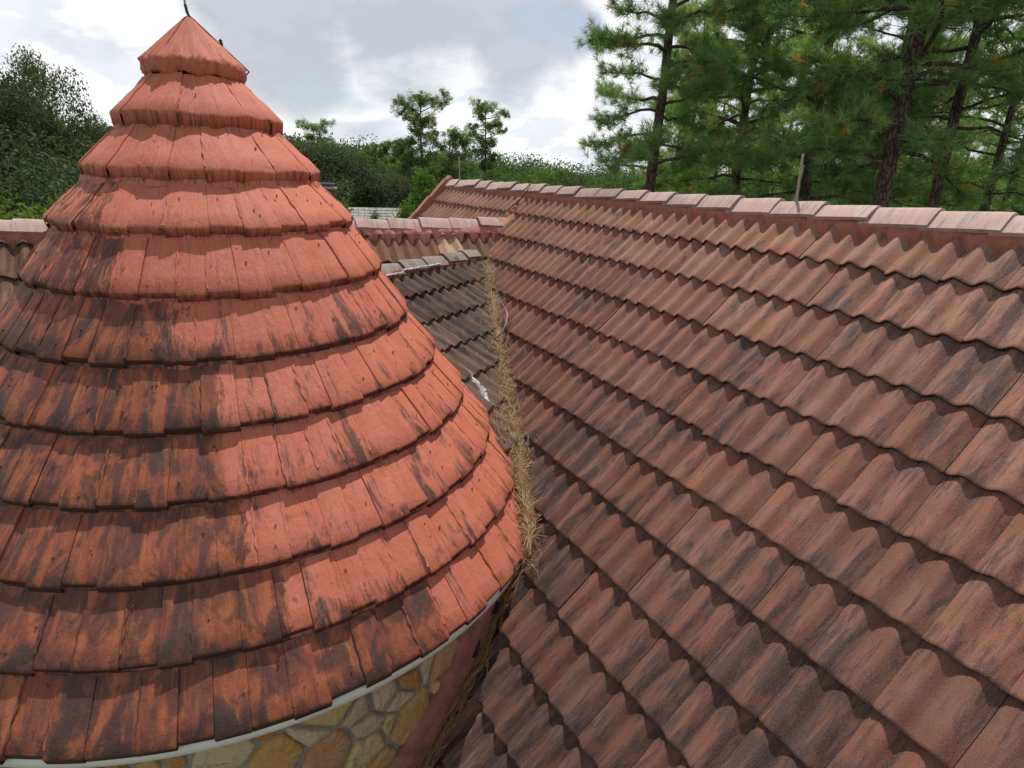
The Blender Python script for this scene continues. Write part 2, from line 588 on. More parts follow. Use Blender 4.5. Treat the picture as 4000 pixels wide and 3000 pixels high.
# the frames sit a little below the tile lips
Y1, S1 = R(-61.2492), R(44.8617)
F1, U1, H1, DN1, N1 = frame(Vector((2.70496, 3.1906, -0.24489)) + Z0, Y1, S1)
Y2, S2 = R(61.5843), R(29.1373)
F2, U2, H2, DN2, N2 = frame(Vector((-1.20897, 5.7537, -0.95846)) + Z0, Y2, S2)
Y3, S3 = Y1 + math.pi / 2, R(45.0)
WJ = Vector((-0.104, 7.709, -0.533)) + Z0        # top of the wing ridge where it meets the main slope
F3, U3, H3, DN3, N3 = frame(WJ + Vector((0, 0, -0.125)), Y3, S3)
for Fm, Nm, k in ((F1, N1, -0.032), (F2, N2, -0.055)):
    Fm.translation += Nm * k
O1, O2, O3 = F1.translation.copy(), F2.translation.copy(), F3.translation.copy()

AX = Vector((-2.00079, 4.0466, 0)) + Vector((0, 0, CAM_H))      # turret axis, at camera height
APEX_Z = 0.81
RK = [0.287, 0.484, 0.692, 0.899, 1.077, 1.253, 1.449, 1.652, 1.857, 2.056, 2.24]
ZK = [0.549, 0.252, -0.042, -0.333, -0.641, -0.947, -1.24, -1.53, -1.813, -2.103, -2.396]


def turret_gap(p):
    """>0 outside the turret cone (metres, horizontal)"""
    z = p.z - CAM_H
    r = math.hypot(p.x - AX.x, p.y - AX.y)
    if z < ZK[-1] - 0.1:
        return r - 2.1
    return r - float(np.interp(-z, [-v for v in ([APEX_Z] + ZK)], [0.0] + RK))


def hit(px, py, O, N):
    d = ray_world(px, py)
    k = (O - Z0).dot(N) / d.dot(N)
    return Z0 + d * k


# ------------------------------------------------------------------ the house
house = empty('tiled_house', (0, 0, 0))
tag(house, 'large house with red brown barrel tile roofs and a conical salmon painted turret', 'house')

AMP = 0.044


def roll(xf):
    """height of the tile profile at a fraction of the tile width"""
    c = 0.5 + 0.5 * math.cos(2 * math.pi * (2 * xf - 0.54))
    return AMP * (c ** 1.15)


def tile_top(x, y, rise=0.030, base=0.011):
    """height of the laid tile surface at local (x, y)"""
    j = -y / TE
    fr = j - math.floor(j)          # 0 at the lip above, 1 at own lip
    return roll((x / TW) % 1.0) + base + rise * fr * 0.83


def lay_tiles(name, cells, F, material, parent, tints, clip=None, seed=1):
    rnd = random.Random(seed)
    g = Geo()
    nx = 18
    HEAD = 0.05
    for (i, j) in cells:
        jx, jz = rnd.uniform(-0.002, 0.002), rnd.uniform(-0.003, 0.004)
        jy = rnd.uniform(-0.005, 0.005) - (0.014 if rnd.random() < 0.03 else 0)
        skew = rnd.uniform(-0.006, 0.006)
        x0 = i * TW + 0.0007 + jx * 0.35
        x1 = (i + 1) * TW - 0.0007 + jx * 0.35
        yl = -j * TE + jy
        tv = rnd.random()
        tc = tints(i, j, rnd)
        ys = [yl + TE + HEAD, yl + TE * 0.66, yl + TE * 0.33, yl + 0.016, yl + 0.004, yl]
        zs = [0.012, 0.016, 0.028, 0.0405, 0.0397, 0.036]
        rows, uvs = [], []
        for y, z in zip(ys, zs):
            row = []
            for k in range(nx):
                f = k / (nx - 1)
                x = x0 + (x1 - x0) * f
                e = 0.0025 if k in (0, nx - 1) else 0.0
                row.append((x, y + skew * (f - 0.5), z + roll(f) + jz - e))
                uvs.append((x, y))
            rows.append(row)
        g.grid(rows[::-1], uv=uvs[::-1] if False else [q for r in range(len(rows) - 1, -1, -1) for q in uvs[r * nx:(r + 1) * nx]],
               col=tc, val=tv)
        lo = [(a[0], a[1] + 0.003, a[2] - 0.0195) for a in rows[-1]]
        bk = [(a[0], a[1] + 0.06, a[2] - 0.012) for a in rows[-1]]
        dk = tuple(c * 0.36 for c in tc[:3]) + (1,)  # lip and side faces: mostly shade painted into the tile colour
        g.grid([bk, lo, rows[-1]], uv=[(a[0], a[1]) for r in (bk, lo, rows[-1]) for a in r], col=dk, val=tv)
        # right side edge of the tile
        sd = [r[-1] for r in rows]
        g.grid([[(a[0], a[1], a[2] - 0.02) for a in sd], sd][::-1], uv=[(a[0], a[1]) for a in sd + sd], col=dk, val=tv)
    me = g.mesh(name)
    if clip:
        bm = bmesh.new()
        bm.from_mesh(me)
        for co, no in clip:
            bmesh.ops.bisect_plane(bm, geom=bm.verts[:] + bm.edges[:] + bm.faces[:], plane_co=co, plane_no=no, clear_outer=True)
        bm.to_mesh(me)
        bm.free()
    return link(name, me, material, parent, F)


def slab(name, F, x0, x1, y0, y1, parent, z=-0.03, th=0.12, mtl=None):
    g = Geo()
    g.box(((x0 + x1) / 2, (y0 + y1) / 2, z - th / 2), (x1 - x0, y1 - y0, th))
    return g.build(name, mtl or M['under'], parent, F)


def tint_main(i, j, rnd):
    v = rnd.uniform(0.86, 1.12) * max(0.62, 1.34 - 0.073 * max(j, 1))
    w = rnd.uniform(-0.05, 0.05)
    tan = 0.10 * max(0.0, 1 - max(j, 1) / 5)          # the courses near the ridge are tanner
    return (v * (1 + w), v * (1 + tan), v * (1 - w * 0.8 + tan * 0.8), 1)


def tint_wing(i, j, rnd):   # one replaced tile is pale
    if i == WING_TAN and j <= 1:
        return (2.3, 3.0, 3.0, 1)
    v = rnd.uniform(0.8, 1.12)
    return (v * 1.02, v, v * 0.95, 1)


def wpt(F, x, y, z=0.0):
    return F @ Vector((x, y, z))


# main slope: leave out what lies inside the turret or well under the other roofs
def main_ok(i, j):
    keep = False
    for fx in (0.0, 0.5, 1.0):
        for fy in (0.0, 1.0):
            p = wpt(F1, (i + fx) * TW, -(j - fy) * TE)
            inside = turret_gap(p) < -0.05
            s2 = (p - O2).dot(N2)
            s3 = (p - O3).dot(N3)
            beyond = (p - O3).dot(H3) < 0            # behind the wing ridge
            y2 = (p - O2).dot(-DN2)
            under2 = s2 < -0.12 and -5.2 * TE < y2 < 0.3
            under3 = s3 < -0.12 and not beyond
            if not (inside or under2 or under3):
                keep = True
    return keep


RIDGE_J = -0.086
cells = [(i, j) for i in range(-27, 7) for j in range(1, 17) if main_ok(i, j)]
cells += [(i, 0) for i in range(-27, 7)]
half = []
ridge_y = -RIDGE_J * TE


def clipped_main():
    inv = F1.inverted()
    return [(Vector((0, ridge_y, 0)), Vector((0, 1, 0)))]


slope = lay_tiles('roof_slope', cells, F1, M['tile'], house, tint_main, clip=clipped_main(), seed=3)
tag(slope, 'broad brown barrel tiled slope falling from the main ridge')

# far side of the main ridge, seen only from elsewhere
RID = wpt(F1, 0, ridge_y)
F1b = frame(RID, Y1 + math.pi, S1)[0]
cellsb = [(i, j) for i in range(-7, 27) for j in range(1, 9)]
far = lay_tiles('roof_slope', cellsb, F1b @ Matrix.Translation((0, -0.10, -0.0)), M['tile'], house, tint_main, seed=5)
deck = slab('roof_deck', F1, -26.8 * TW, 7 * TW, -16 * TE, ridge_y - 0.03, house)
deckb = slab('roof_deck', F1b, -7 * TW, 26.8 * TW, -9 * TE, -0.05, house)

# ridge caps -----------------------------------------------------------------


def cap_profile(w, hgt):
    """half-section points of a ridge tile, outer surface, from -w to +w"""
    pts = [(-w, 0.0), (-w * 0.62, hgt * 0.50), (-w * 0.30, hgt * 0.86), (-w * 0.10, hgt * 0.985), (0, hgt),
           (w * 0.10, hgt * 0.985), (w * 0.30, hgt * 0.86), (w * 0.62, hgt * 0.50), (w, 0.0)]
    return pts


def ridge_caps(start, direction, n, step, parent, mtl, w=0.110, hgt=0.088, flip=False, tints=None, seed=2, drop=0.0, wave=0.009):
    """start: world point on the ridge line (bottom of the caps), thick end of each cap laps the next one"""
    rnd = random.Random(seed)
    d = Vector(direction).normalized()
    side = d.cross(Vector((0, 0, 1))).normalized()
    for k in range(n):
        g = Geo()
        L = step + 0.055
        m = 7
        th = 0.021
        tilt = rnd.uniform(-0.014, 0.014)
        dz = rnd.uniform(-wave, wave)
        rows, low = [], []
        tint = (tints[k % len(tints)] if tints else rnd.uniform(0.85, 1.12))
        for q in range(m):
            f = q / (m - 1)
            lift = 0.026 * (f if not flip else 1 - f)
            wid = 1.0 + 0.07 * (f if not flip else 1 - f)
            rnding = 0.003 if q in (0, m - 1) else 0
            r, l2 = [], []
            for (a, b) in cap_profile(w * wid, hgt):
                r.append((f * L - (0.055 if flip else 0), a, b + lift + tilt * a / w - rnding))
                l2.append((f * L - (0.055 if flip else 0), a * 0.9, b + lift + tilt * a / w - th))
            rows.append(r)
            low.append(l2)
        u0 = k * 1.37
        uvf = lambda R_: [(p[0] + u0, p[1] + u0 * 0.3) for r in R_ for p in r]
        col = (tint, tint, tint, 1)
        g.grid([r[::-1] for r in rows], uv=uvf([r[::-1] for r in rows]), col=col, val=rnd.random())
        dkc = (tint * 0.8, tint * 0.8, tint * 0.8, 1)
        ra, la = rows[0], low[0]
        g.grid([la[::-1], ra[::-1]], uv=uvf([la, ra]), col=dkc)
        ra, la = rows[-1], low[-1]
        g.grid([la, ra], uv=uvf([la, ra]), col=dkc)
        for idx in (0, -1):
            e1 = [r[idx] for r in rows]
            e2 = [r[idx] for r in low]
            g.grid([e1, e2] if idx == 0 else [e2, e1], uv=uvf([e1, e2]), col=dkc)
        mt = Matrix(((d.x, side.x, 0, 0), (d.y, side.y, 0, 0), (d.z, side.z, 1, 0), (0, 0, 0, 1)))
        p = Vector(start) + d * (step * k) + Vector((0, 0, dz - drop * k))
        mt.translation = p
        if mt.determinant() < 0:
            pass
        g.build('ridge_cap', mtl, parent, mt)


CAPL = 0.372
r0 = wpt(F1, -26.75 * TW, ridge_y) + Vector((0, 0, 0.018))
cap_tints = [1.0, 1.02, .97, .95, .98, .94, .95, .88, .80, .72, .76, .74, .84, .95, .98, 1.02, 1.06, 1.04, 1.08, 1.05, 1.06, 1.1, 1.05, 1.08, 1.02, 1.04]
ridge_caps(r0, U1, 27, CAPL, house, M['cap'], tints=cap_tints, seed=4)


# mortar bedding under the caps: band whose lower edge presses into the troughs
def bedding(name, F, x0, x1, ytop, ydrop, parent, mtl, ztop=0.085, seed=1, scal=0.045, topfn=tile_top, ragged=0.012):
    rnd = random.Random(seed)
    g = Geo()
    n = int((x1 - x0) / 0.0125)
    ph = [rnd.uniform(0, 6.28) for _ in range(6)]
    rows = [[] for _ in range(6)]
    for k in range(n + 1):
        x = x0 + (x1 - x0) * k / n
        crest = roll((x / TW) % 1.0) / AMP
        wob = sum(math.sin(x * w + p) for w, p in zip((7.3, 17.1, 31.0, 53.0, 91.0, 13.0), ph)) / 6
        ye = ytop - ydrop - scal * (1 - crest) ** 1.2 - ragged * wob
        for q in range(6):
            f = q / 5
            y = ytop + (ye - ytop) * f
            surf = topfn(x, y) + 0.006
            zz = ztop * (1 - f ** 1.7) + surf * f ** 1.7
            if q > 1:
                zz = max(zz, surf + 0.003) + 0.003 * math.sin(x * 41 + q * 2.1)
            if q == 5:
                zz = surf - 0.012
            if q == 4:
                zz = surf + 0.008
            rows[q].append((x, y, zz))
    g.grid(rows[::-1], uv=[(p[0], p[1]) for r in rows[::-1] for p in r])
    return g.build(name, mtl, parent, F)


bedding('mortar_bedding', F1, -26.7 * TW, 7 * TW, -0.012, 0.048, house, M['mortar'], ztop=0.080, seed=6)

# gable end rake at the far end of the main ridge
g = Geo()
for side, Fm, xx in ((0, F1, -26.9 * TW), (1, F1b, 26.9 * TW)):
    ysA = [ridge_y + 0.02 if side == 0 else 0.0] + [-(k) * TE for k in range(1, 9)]
    for k in range(len(ysA) - 1):
        c = wpt(Fm, xx, (ysA[k] + ysA[k + 1]) / 2, 0.055 + 0.004 * (k % 2))
        rot = Fm.to_3x3().normalized() @ Matrix.Rotation(R(2.0), 3, 'X')
        g.box(c, (0.12, abs(ysA[k] - ysA[k + 1]) + 0.02, 0.15), rot, uv=[(0.1 * q, k + q * 0.07) for q in range(8)])
g.box(wpt(F1, -26.95 * TW, ridge_y) + Vector((0, 0, 0.055)), (0.16, 0.16, 0.15), F1.to_3x3(), uv=[(0.1 * q, q * 0.07) for q in range(8)])
g.build('rake_trim', M['mortar_orange'], house)

# orange mortar strip down the slope to the wing ridge, with a cable beside it
g = Geo()
rows = []
for k in range(15):
    f = k / 14
    y = ridge_y - 0.14 - f * (1.27 + RIDGE_J + 0.02) * TE * 0.93
    xc = -17.95 * TW - 0.03 * f
    wid = 0.05 + 0.012 * math.sin(k * 1.3) + 0.03 * f
    row = []
    for q in range(7):
        a = (q / 6 - 0.5) * 2
        x = xc + a * wid
        row.append((x, y, tile_top(xc, y) * 0 + 0.052 + 0.03 * (1 - a * a) - 0.03 * abs(a) ** 3 + 0.004 * math.sin(k * 2.2 + q)))
    rows.append(row)
g.grid([r[::-1] for r in rows])
g.build('mortar_strip', M['mortar_orange'], house, F1)
g = Geo()
pts = []
for k in range(18):
    f = k / 17
    y = ridge_y + 0.06 - f * 0.62
    pts.append(wpt(F1, -17.45 * TW - 0.13 * f + 0.02 * math.sin(f * 7), y, 0.16 - 0.06 * min(1, f * 3) + (0.05 if f < .1 else 0)))
g.tube(pts, 0.007, 6)
g.box(wpt(F1, -17.6 * TW, ridge_y - 0.26, 0.09), (0.03, 0.03, 0.02), F1.to_3x3())
g.build('conductor_cable', M['cable'], house)

# ------------------------------------------------------------------ wing behind (ridge square to the main one)
# local x of the wing: 0 at the junction, negative to the left
def wing_local(px, py):
    return F3.inverted() @ hit(px, py, O3 + N3 * 0.04, N3)


xj = wing_local(1015 * 0.2 + 1250 / 1.80832, 1000 * 0.2 + 600 / 1.80832).x       # a joint seen in the photo
WSH = (xj / TW) % 1.0
F3t = F3 @ Matrix.Translation((WSH * TW, 0, 0))
tanx = wing_local(1395 * 0.2 + 1250 / 1.80832, 1000 * 0.2 + 600 / 1.80832).x - WSH * TW
WING_TAN = math.floor(tanx / TW)
F3T = F3t @ Matrix.Translation((0, -0.15, 0))


def wing_ok(i, j):
    for fx in (0.0, 1.0):
        for fy in (0.0, 1.0):
            p = wpt(F3T, (i + fx) * TW, -(j - fy) * TE)
            if turret_gap(p) > 0.0 and (p - O1).dot(N1) > -0.10 and ((p - O2).dot(N2) > -0.1 or (p - O2).dot(-DN2) > 0.5):
                return True
    return False


cells = [(i, j) for i in range(-30, 2) for j in range(0, 9) if wing_ok(i, j)]
wing = lay_tiles('wing_roof', cells, F3T, M['tile_wing'], house, tint_wing, clip=[(Vector((0, 0.14, 0)), Vector((0, 1, 0)))], seed=9)
tag(wing, 'stained tile slope behind the lower grey roof with one pale tan tile')
slab('roof_deck', F3, -8.5, 0.3, -3.2, -0.03, house)
F3b = frame(WJ + Vector((0, 0, -0.125)), Y3 + math.pi, S3)[0]
slab('roof_deck', F3b, -0.3, 8.5, -3.0, -0.03, house)
lay_tiles('wing_roof', [(i, j) for i in range(0, 28) for j in range(1, 7)], F3b @ Matrix.Translation((0, -0.15, 0)), M['tile_wing'], house, lambda i, j, r: tint_main(i, j, r), seed=12)
ridge_caps(WJ + H1 * 0.02 + Vector((0, 0, -0.112)), H1, 23, 0.372, house, M['cap'],
           tints=[0.92, 1.0, 0.98, 1.0, 0.96, 1.02, 1.0], seed=14, wave=0.012, w=0.115, hgt=0.095)
bedding('mortar_bedding', F3T, -2.05, 0.12, 0.095, 0.095, house, M['mortar_pink'], ztop=0.094, seed=15, scal=0.06, ragged=0.07)
bedding('mortar_bedding', F3T, -8.3, -2.06, 0.095, 0.06, house, M['mortar'], ztop=0.092, seed=16, scal=0.05)
# mortar where the wing ridge dies into the main slope
g = Geo()
base = WJ + H1 * 0.0
rows = []
for k in range(9):
    f = k / 8
    row = []
    for q in range(9):
        a = (q / 8 - 0.5) * 2
        p = base + H1 * (0.17 - 0.30 * f) + U1 * (a * (0.13 + 0.05 * f)) + Vector((0, 0, 0.01 - 0.13 * abs(a) ** 1.5 - 0.03 * f))
        d = (p - O1).dot(N1)
        if d < 0.055:
            p = p + N1 * (0.055 - d + 0.006 * math.sin(q * 2 + k))
        row.append(tuple(p))
    rows.append(row)
g.grid(rows, uv=[(0.03 * q + 5, 0.03 * k) for k in range(9) for q in range(9)])
g.build('mortar_joint', M['mortar_orange'], house)

# ------------------------------------------------------------------ lower grey roof in front of the wing
# crest phase: crests measured at local x = r * 0.15 ; the tile profile has one at 0.27 of its width
F2T = F2 @ Matrix.Translation((-0.27 * TW, 0, 0))


def low_ok(i, j):
    for fx in (0.0, 1.0):
        for fy in (0.0, 1.0):
            p = wpt(F2T, (i + fx) * TW, -(j - fy) * TE)
            if turret_gap(p) > -0.05 and (p - O1).dot(N1) > -0.05 and p.z > CAM_H + ZK[-1] + 0.12:
                return True
    return False


LOW_RIDGE = 0.15 * TE
cells = [(i, j) for i in range(-8, 8) for j in range(0, 7) if low_ok(i, j)]


def tint_low(i, j, rnd):
    v = rnd.uniform(0.62, 0.86) * (0.80 if j <= 1 else (0.92 if j == 2 else 1.08))
    if j >= 4:
        v *= 1.05
    return (v * 1.03, v, v * 0.98, 1)


lowroof = lay_tiles('lower_roof', cells, F2T, M['tile_grey'], house, tint_low, clip=[(Vector((0, LOW_RIDGE, 0)), Vector((0, 1, 0)))], seed=21)
tag(lowroof, 'dark lichen grey tile slope between the turret and the straw filled valley')
slab('roof_deck', F2, -1.6, 2.0, -1.70, LOW_RIDGE - 0.03, house)
lr = wpt(F2, 0, LOW_RIDGE)
F2b = frame(lr, Y2 + math.pi, S2)[0]
slab('roof_deck', F2b, -2.0, 2.6, -1.3, -0.03, house)
lay_tiles('lower_roof', [(i, j) for i in range(-7, 9) for j in range(1, 4)], F2b @ Matrix.Translation((0, -0.1, 0)), M['tile_grey'], house, tint_low, seed=22)
ridge_caps(lr + U2 * (-1.60) + Vector((0, 0, 0.018)), U2, 9, 0.372, house, M['cap_grey'], flip=True, seed=23,
           w=0.115, hgt=0.080, wave=0.006, tints=[1, 1, 1, .95, 1.0, 1.05, .97, 0.95])
bedding('mortar_bedding', F2T, 0.85, 1.63, LOW_RIDGE - 0.055, 0.03, house, M['mortar_pink'], ztop=0.085, seed=24, ragged=0.02)
bedding('mortar_bedding', F2T, 1.64, 2.2, LOW_RIDGE - 0.055, 0.03, house, M['mortar'], ztop=0.085, seed=25)
bedding('mortar_bedding', F2T, -1.6, 0.84, LOW_RIDGE - 0.055, 0.03, house, M['plaster'], ztop=0.085, seed=26)
# white cement smears along the caps
g = Geo()


def smear(g, pts, w, seed, lift=0.0):
    rnd = random.Random(seed)
    pts = [Vector(p) for p in pts]
    dense = []
    for a, b in zip(pts[:-1], pts[1:]):
        n = max(2, int((b - a).length / 0.02))
        for k in range(n):
            dense.append(a.lerp(b, k / n))
    dense.append(pts[-1])
    rad = [w * rnd.uniform(0.55, 1.3) for _ in dense]
    dense = [p + Vector((rnd.uniform(-1, 1), rnd.uniform(-1, 1), rnd.uniform(-1, 1))) * w * 0.4 for p in dense]
    rad[0] *= 0.4
    rad[-1] *= 0.4
    g.tube(dense, rad, 6)


q = lambda x, y, z: wpt(F2T, x, y, z)
smear(g, [q(-0.35, LOW_RIDGE - 0.10, 0.085), q(0.15, LOW_RIDGE - 0.10, 0.085), q(0.21, LOW_RIDGE - 0.10, 0.09), q(0.22, LOW_RIDGE - 0.085, 0.10), q(0.85, LOW_RIDGE - 0.09, 0.095)], 0.010, 3)
smear(g, [q(1.17, LOW_RIDGE + 0.0, 0.145), q(1.20, LOW_RIDGE - 0.08, 0.105)], 0.013, 4)
g.build('cement_seam', M['cement'], house)

# ------------------------------------------------------------------ turret
turret = empty('turret', (0, 0, 0))
turret.parent = house
tag(turret, 'conical salmon painted turret with mildew stained shingles')
FRONT = math.atan2(-AX.y, -AX.x)


def wrap(a):
    return (a + math.pi) % (2 * math.pi) - math.pi


def oldness(ang, k):
    """weathered part of the turret coat: everything left of a ragged line"""
    lim = [-150, -135, -112, -96, -88, -74, -67.5, -67, -65, -61, -40][k]
    d = math.degrees(wrap(ang - R(lim)))
    amt = [0.1, 0.15, 0.3, 0.5, 0.62, 0.8, 1.0, 1.0, 1.0, 1.0, 0.95][k]
    if -190 < d < 0 or d > 170:
        v = min(1.0, 0.5 - d / (16 if k < 6 else 5))
        return max(0.0, min(1, v)) * amt
    return max(0.0, 0.5 - d / (16 if k < 6 else 6)) * amt


def tpoint(r, ang, z):
    return (AX.x + r * math.cos(ang), AX.y + r * math.sin(ang), CAM_H + z)


def nz3(a, b, c):
    return (math.sin(a * 12.9 + b * 4.1) + math.sin(a * 5.3 - b * 9.7 + 1.7) + math.sin(a * 23.1 + b * 17.3 + c)) / 3


LIP = [0.078, 0.072, 0.058, 0.040, 0.035, 0.031, 0.030, 0.030, 0.030, 0.029, 0.030]
trnd = random.Random(33)


def course(k):
    g = Geo()
    rt, zt = RK[k - 1] - (0.020 if k < 3 else 0.024), ZK[k - 1] - LIP[k - 1] - (0.0 if k < 3 else 0.008)
    rb, zb = RK[k], ZK[k]
    n = max(14, int(round(2 * math.pi * rb / (0.168 if k > 3 else 0.185) / 2)) * 2)
    coated = 1.0 if k <= 2 else (0.85 if k == 3 else (0.5 if k == 4 else 0.0))
    ph = trnd.uniform(0, 1)
    s_acc = math.hypot(rb, zb - APEX_Z)
    slen = math.hypot(rb - rt, zb - zt)
    nrm = Vector((-(zb - zt), 0, (rb - rt))).normalized()     # outward normal in (r,z)
    edges = [2 * math.pi * (q + ph + trnd.uniform(-0.13, 0.13)) / n for q in range(n)]
    stag = 0.014 if k > 2 else 0.007
    for q in range(n):
        a0, a1 = edges[q], edges[(q + 1) % n]
        if a1 < a0:
            a1 += 2 * math.pi
        if trnd.random() < 0.08:
            stg = trnd.uniform(-stag, 0)
        else:
            stg = (0.0 if q % 2 else -stag) + trnd.uniform(-0.006, 0.006)
        lift = trnd.uniform(-0.003, 0.003) + (0.0015 if q % 2 else -0.002)
        tw = trnd.uniform(-0.004, 0.004)
        rv = trnd.random()
        gap = 0.0007 / rb
        nu, nv = 5, 7
        rows, uv, uv2, val = [], [], [], []
        fs = [v / (nv - 1) for v in range(nv)]
        fs[-2] = 0.965
        end = 1.0 + stg / slen
        for v in range(nv):
            f = fs[v] * end
            row = []
            for uix in range(nu):
                fu = [0, 0.05, 0.5, 0.95, 1.0][uix]
                ang = a0 + gap + (a1 - a0 - 2 * gap) * fu
                r = rt + (rb - rt) * f
                z = zt + (zb - zt) * f
                # flat plank: chord, not arc
                half = (a1 - a0) / 2
                am = (a0 + a1) / 2
                r = r * math.cos(half) / math.cos(ang - am) * (1 + 0.35 * (1 - math.cos(half)))
                r = r * 0.45 + 0.55 * (rt + (rb - rt) * f) if k > 3 else r
                h = lift + tw * (fu - 0.5) * 2 + 0.0028 * nz3(ang * 3, f * 1.3 + k, q)
                if k <= 3:
                    h += 0.006 * nz3(ang * 1.3, f + k * 2, k)
                if uix in (0, nu - 1):
                    h -= 0.0022
                if v == nv - 1:
                    h -= 0.007
                r += nrm.x * h
                z += nrm.z * h
                if k <= 2 and v >= nv - 2:
                    z += 0.010 * nz3(ang * 2, k, 1)
                row.append(tpoint(r, ang, z))
                uv.append((ang * (0.6 + 0.55 * rb), s_acc - slen * (1 - f)))
                uv2.append((rv, f * 0.999))
                val.append(oldness(ang, k))
            rows.append(row)
        g.grid(rows[::-1], uv=[u for v in range(nv - 1, -1, -1) for u in uv[v * nu:(v + 1) * nu]],
               uv2=[u for v in range(nv - 1, -1, -1) for u in uv2[v * nu:(v + 1) * nu]],
               val=[u for v in range(nv - 1, -1, -1) for u in val[v * nu:(v + 1) * nu]], col=(coated,) * 3 + (1,))
        # drip edge face, then a return underneath
        ed = rows[-1]
        c2 = Vector((AX.x, AX.y, 0))
        lipz = LIP[k] + trnd.uniform(-0.006, 0.006)
        lo, bk = [], []
        for p in ed:
            rad = Vector((p[0] - AX.x, p[1] - AX.y, 0)).normalized()
            a = math.atan2(rad.y, rad.x)
            j = 0.004 * nz3(a * 9, k, q)
            lo.append(tuple(Vector(p) - rad * (0.010 + j) - Vector((0, 0, lipz + j))))
            bk.append(tuple(Vector(p) - rad * 0.10 - Vector((0, 0, lipz - 0.03))))
        g.grid([bk, lo, ed], uv=[(a_, b_ + 0.03 * w_) for w_ in (2, 1, 0) for (a_, b_) in uv[-nu:]], uv2=[(rv, 1.3)] * (nu * 3), val=[val[-1]] * (nu * 3), col=(coated,) * 3 + (1,))
        # sides, so that steps between planks are closed
        for idx, flip in ((0, True), (nu - 1, False)):
            e1 = [r[idx] for r in rows]
            e2 = []
            for p in e1:
                rad = Vector((p[0] - AX.x, p[1] - AX.y, 0)).normalized()
                e2.append(tuple(Vector(p) - rad * nrm.x * 0.035 - Vector((0, 0, nrm.z * 0.035))))
            rr = [e1, e2] if flip else [e2, e1]
            g.grid(rr, uv=[uv[idx]] * (2 * nv), uv2=[(rv, 0.6)] * (2 * nv), val=[val[idx]] * (2 * nv), col=(coated,) * 3 + (1,))
        # thick coat of paint bridging some joints
        if trnd.random() < (0.5 if k > 3 else 0.3):
            rad_w = trnd.uniform(0.006, 0.011)
            pts, rads = [], []
            f0, f1 = trnd.uniform(0.0, 0.2), trnd.uniform(0.8, 1.0)
            for v in range(11):
                f = (f0 + (f1 - f0) * v / 10) * (1 - stag / slen)
                r = rt + (rb - rt) * f
                z = zt + (zb - zt) * f
                aa = a0 + 0.004 * math.sin(v * 1.9 + q) / max(rb, .3)
                half = (a1 - a0) / 2
                pts.append(tpoint(r * (1 - 0.5 * half * half) + 0.0, aa, z))
                rads.append(rad_w * (0.55 + 0.45 * math.sin(v * 2.3 + q * 1.7) ** 2))
            b0 = len(g.v)
            g.tube(pts, rads, 5, uv=None, val=oldness(a0, k), col=(coated,) * 3 + (1,))
            for ii in range(b0, len(g.v)):
                g.uv[ii] = (a0 * (0.6 + 0.55 * rb), s_acc)
                g.uv2[ii] = (rv, 0.3)
        # small blobs of paint / lichen
        for _ in range(trnd.randint(0, 2)):
            f = trnd.uniform(0.1, 0.9)
            aa = a0 + (a1 - a0) * trnd.uniform(0.15, 0.85)
            r = (rt + (rb - rt) * f) * math.cos((a1 - a0) / 2)
            z = zt + (zb - zt) * f
            c = Vector(tpoint(r + 0.004, aa, z + 0.003))
            s = trnd.uniform(0.003, 0.008)
            b0 = len(g.v)
            g.tube([c - Vector((0, 0, s)), c, c + Vector((s * 0.3, 0, s * 0.9))], [s * 0.7, s, s * 0.3], 5, val=oldness(aa, k))
            for ii in range(b0, len(g.v)):
                g.uv[ii] = (aa, s_acc)
                g.uv2[ii] = (rv, 0.4)
    # filler of painted mortar under the lip, scalloped
    N = 220
    rows = [[], [], []]
    uv, val = [], []
    for q in range(N):
        ang = 2 * math.pi * q / N
        w = 0.5 + 0.5 * math.sin(ang * n / 2 + 1.0) + 0.5 * nz3(ang * 4, k, 2)
        rr_ = RK[k] - 0.030
        zz_ = ZK[k] - LIP[k]
        out = (0.012 if k < 3 else -0.004) + 0.020 * max(0, w)
        rows[0].append(tpoint(rr_ - 0.06, ang, zz_ + 0.045))
        rows[1].append(tpoint(rr_ + out * 0.55, ang, zz_ + 0.006))
        rows[2].append(tpoint(rr_ + out, ang, zz_ - 0.018 - 0.016 * max(0, w)))
    if k < 10:
        for r in rows:
            for q in range(N):
                uv.append((2 * math.pi * q / N * (0.6 + 0.55 * rb), s_acc + 0.05))
                val.append(oldness(2 * math.pi * q / N, k))
        g.grid([r for r in rows][::-1], wrap=True, uv=uv[::1], uv2=[(0.5, 1.08)] * (3 * N), val=val, col=(coated,) * 3 + (1,))
    return g.build('shingle_course', M['turret'], turret)


for k in range(1, 11):
    course(k)


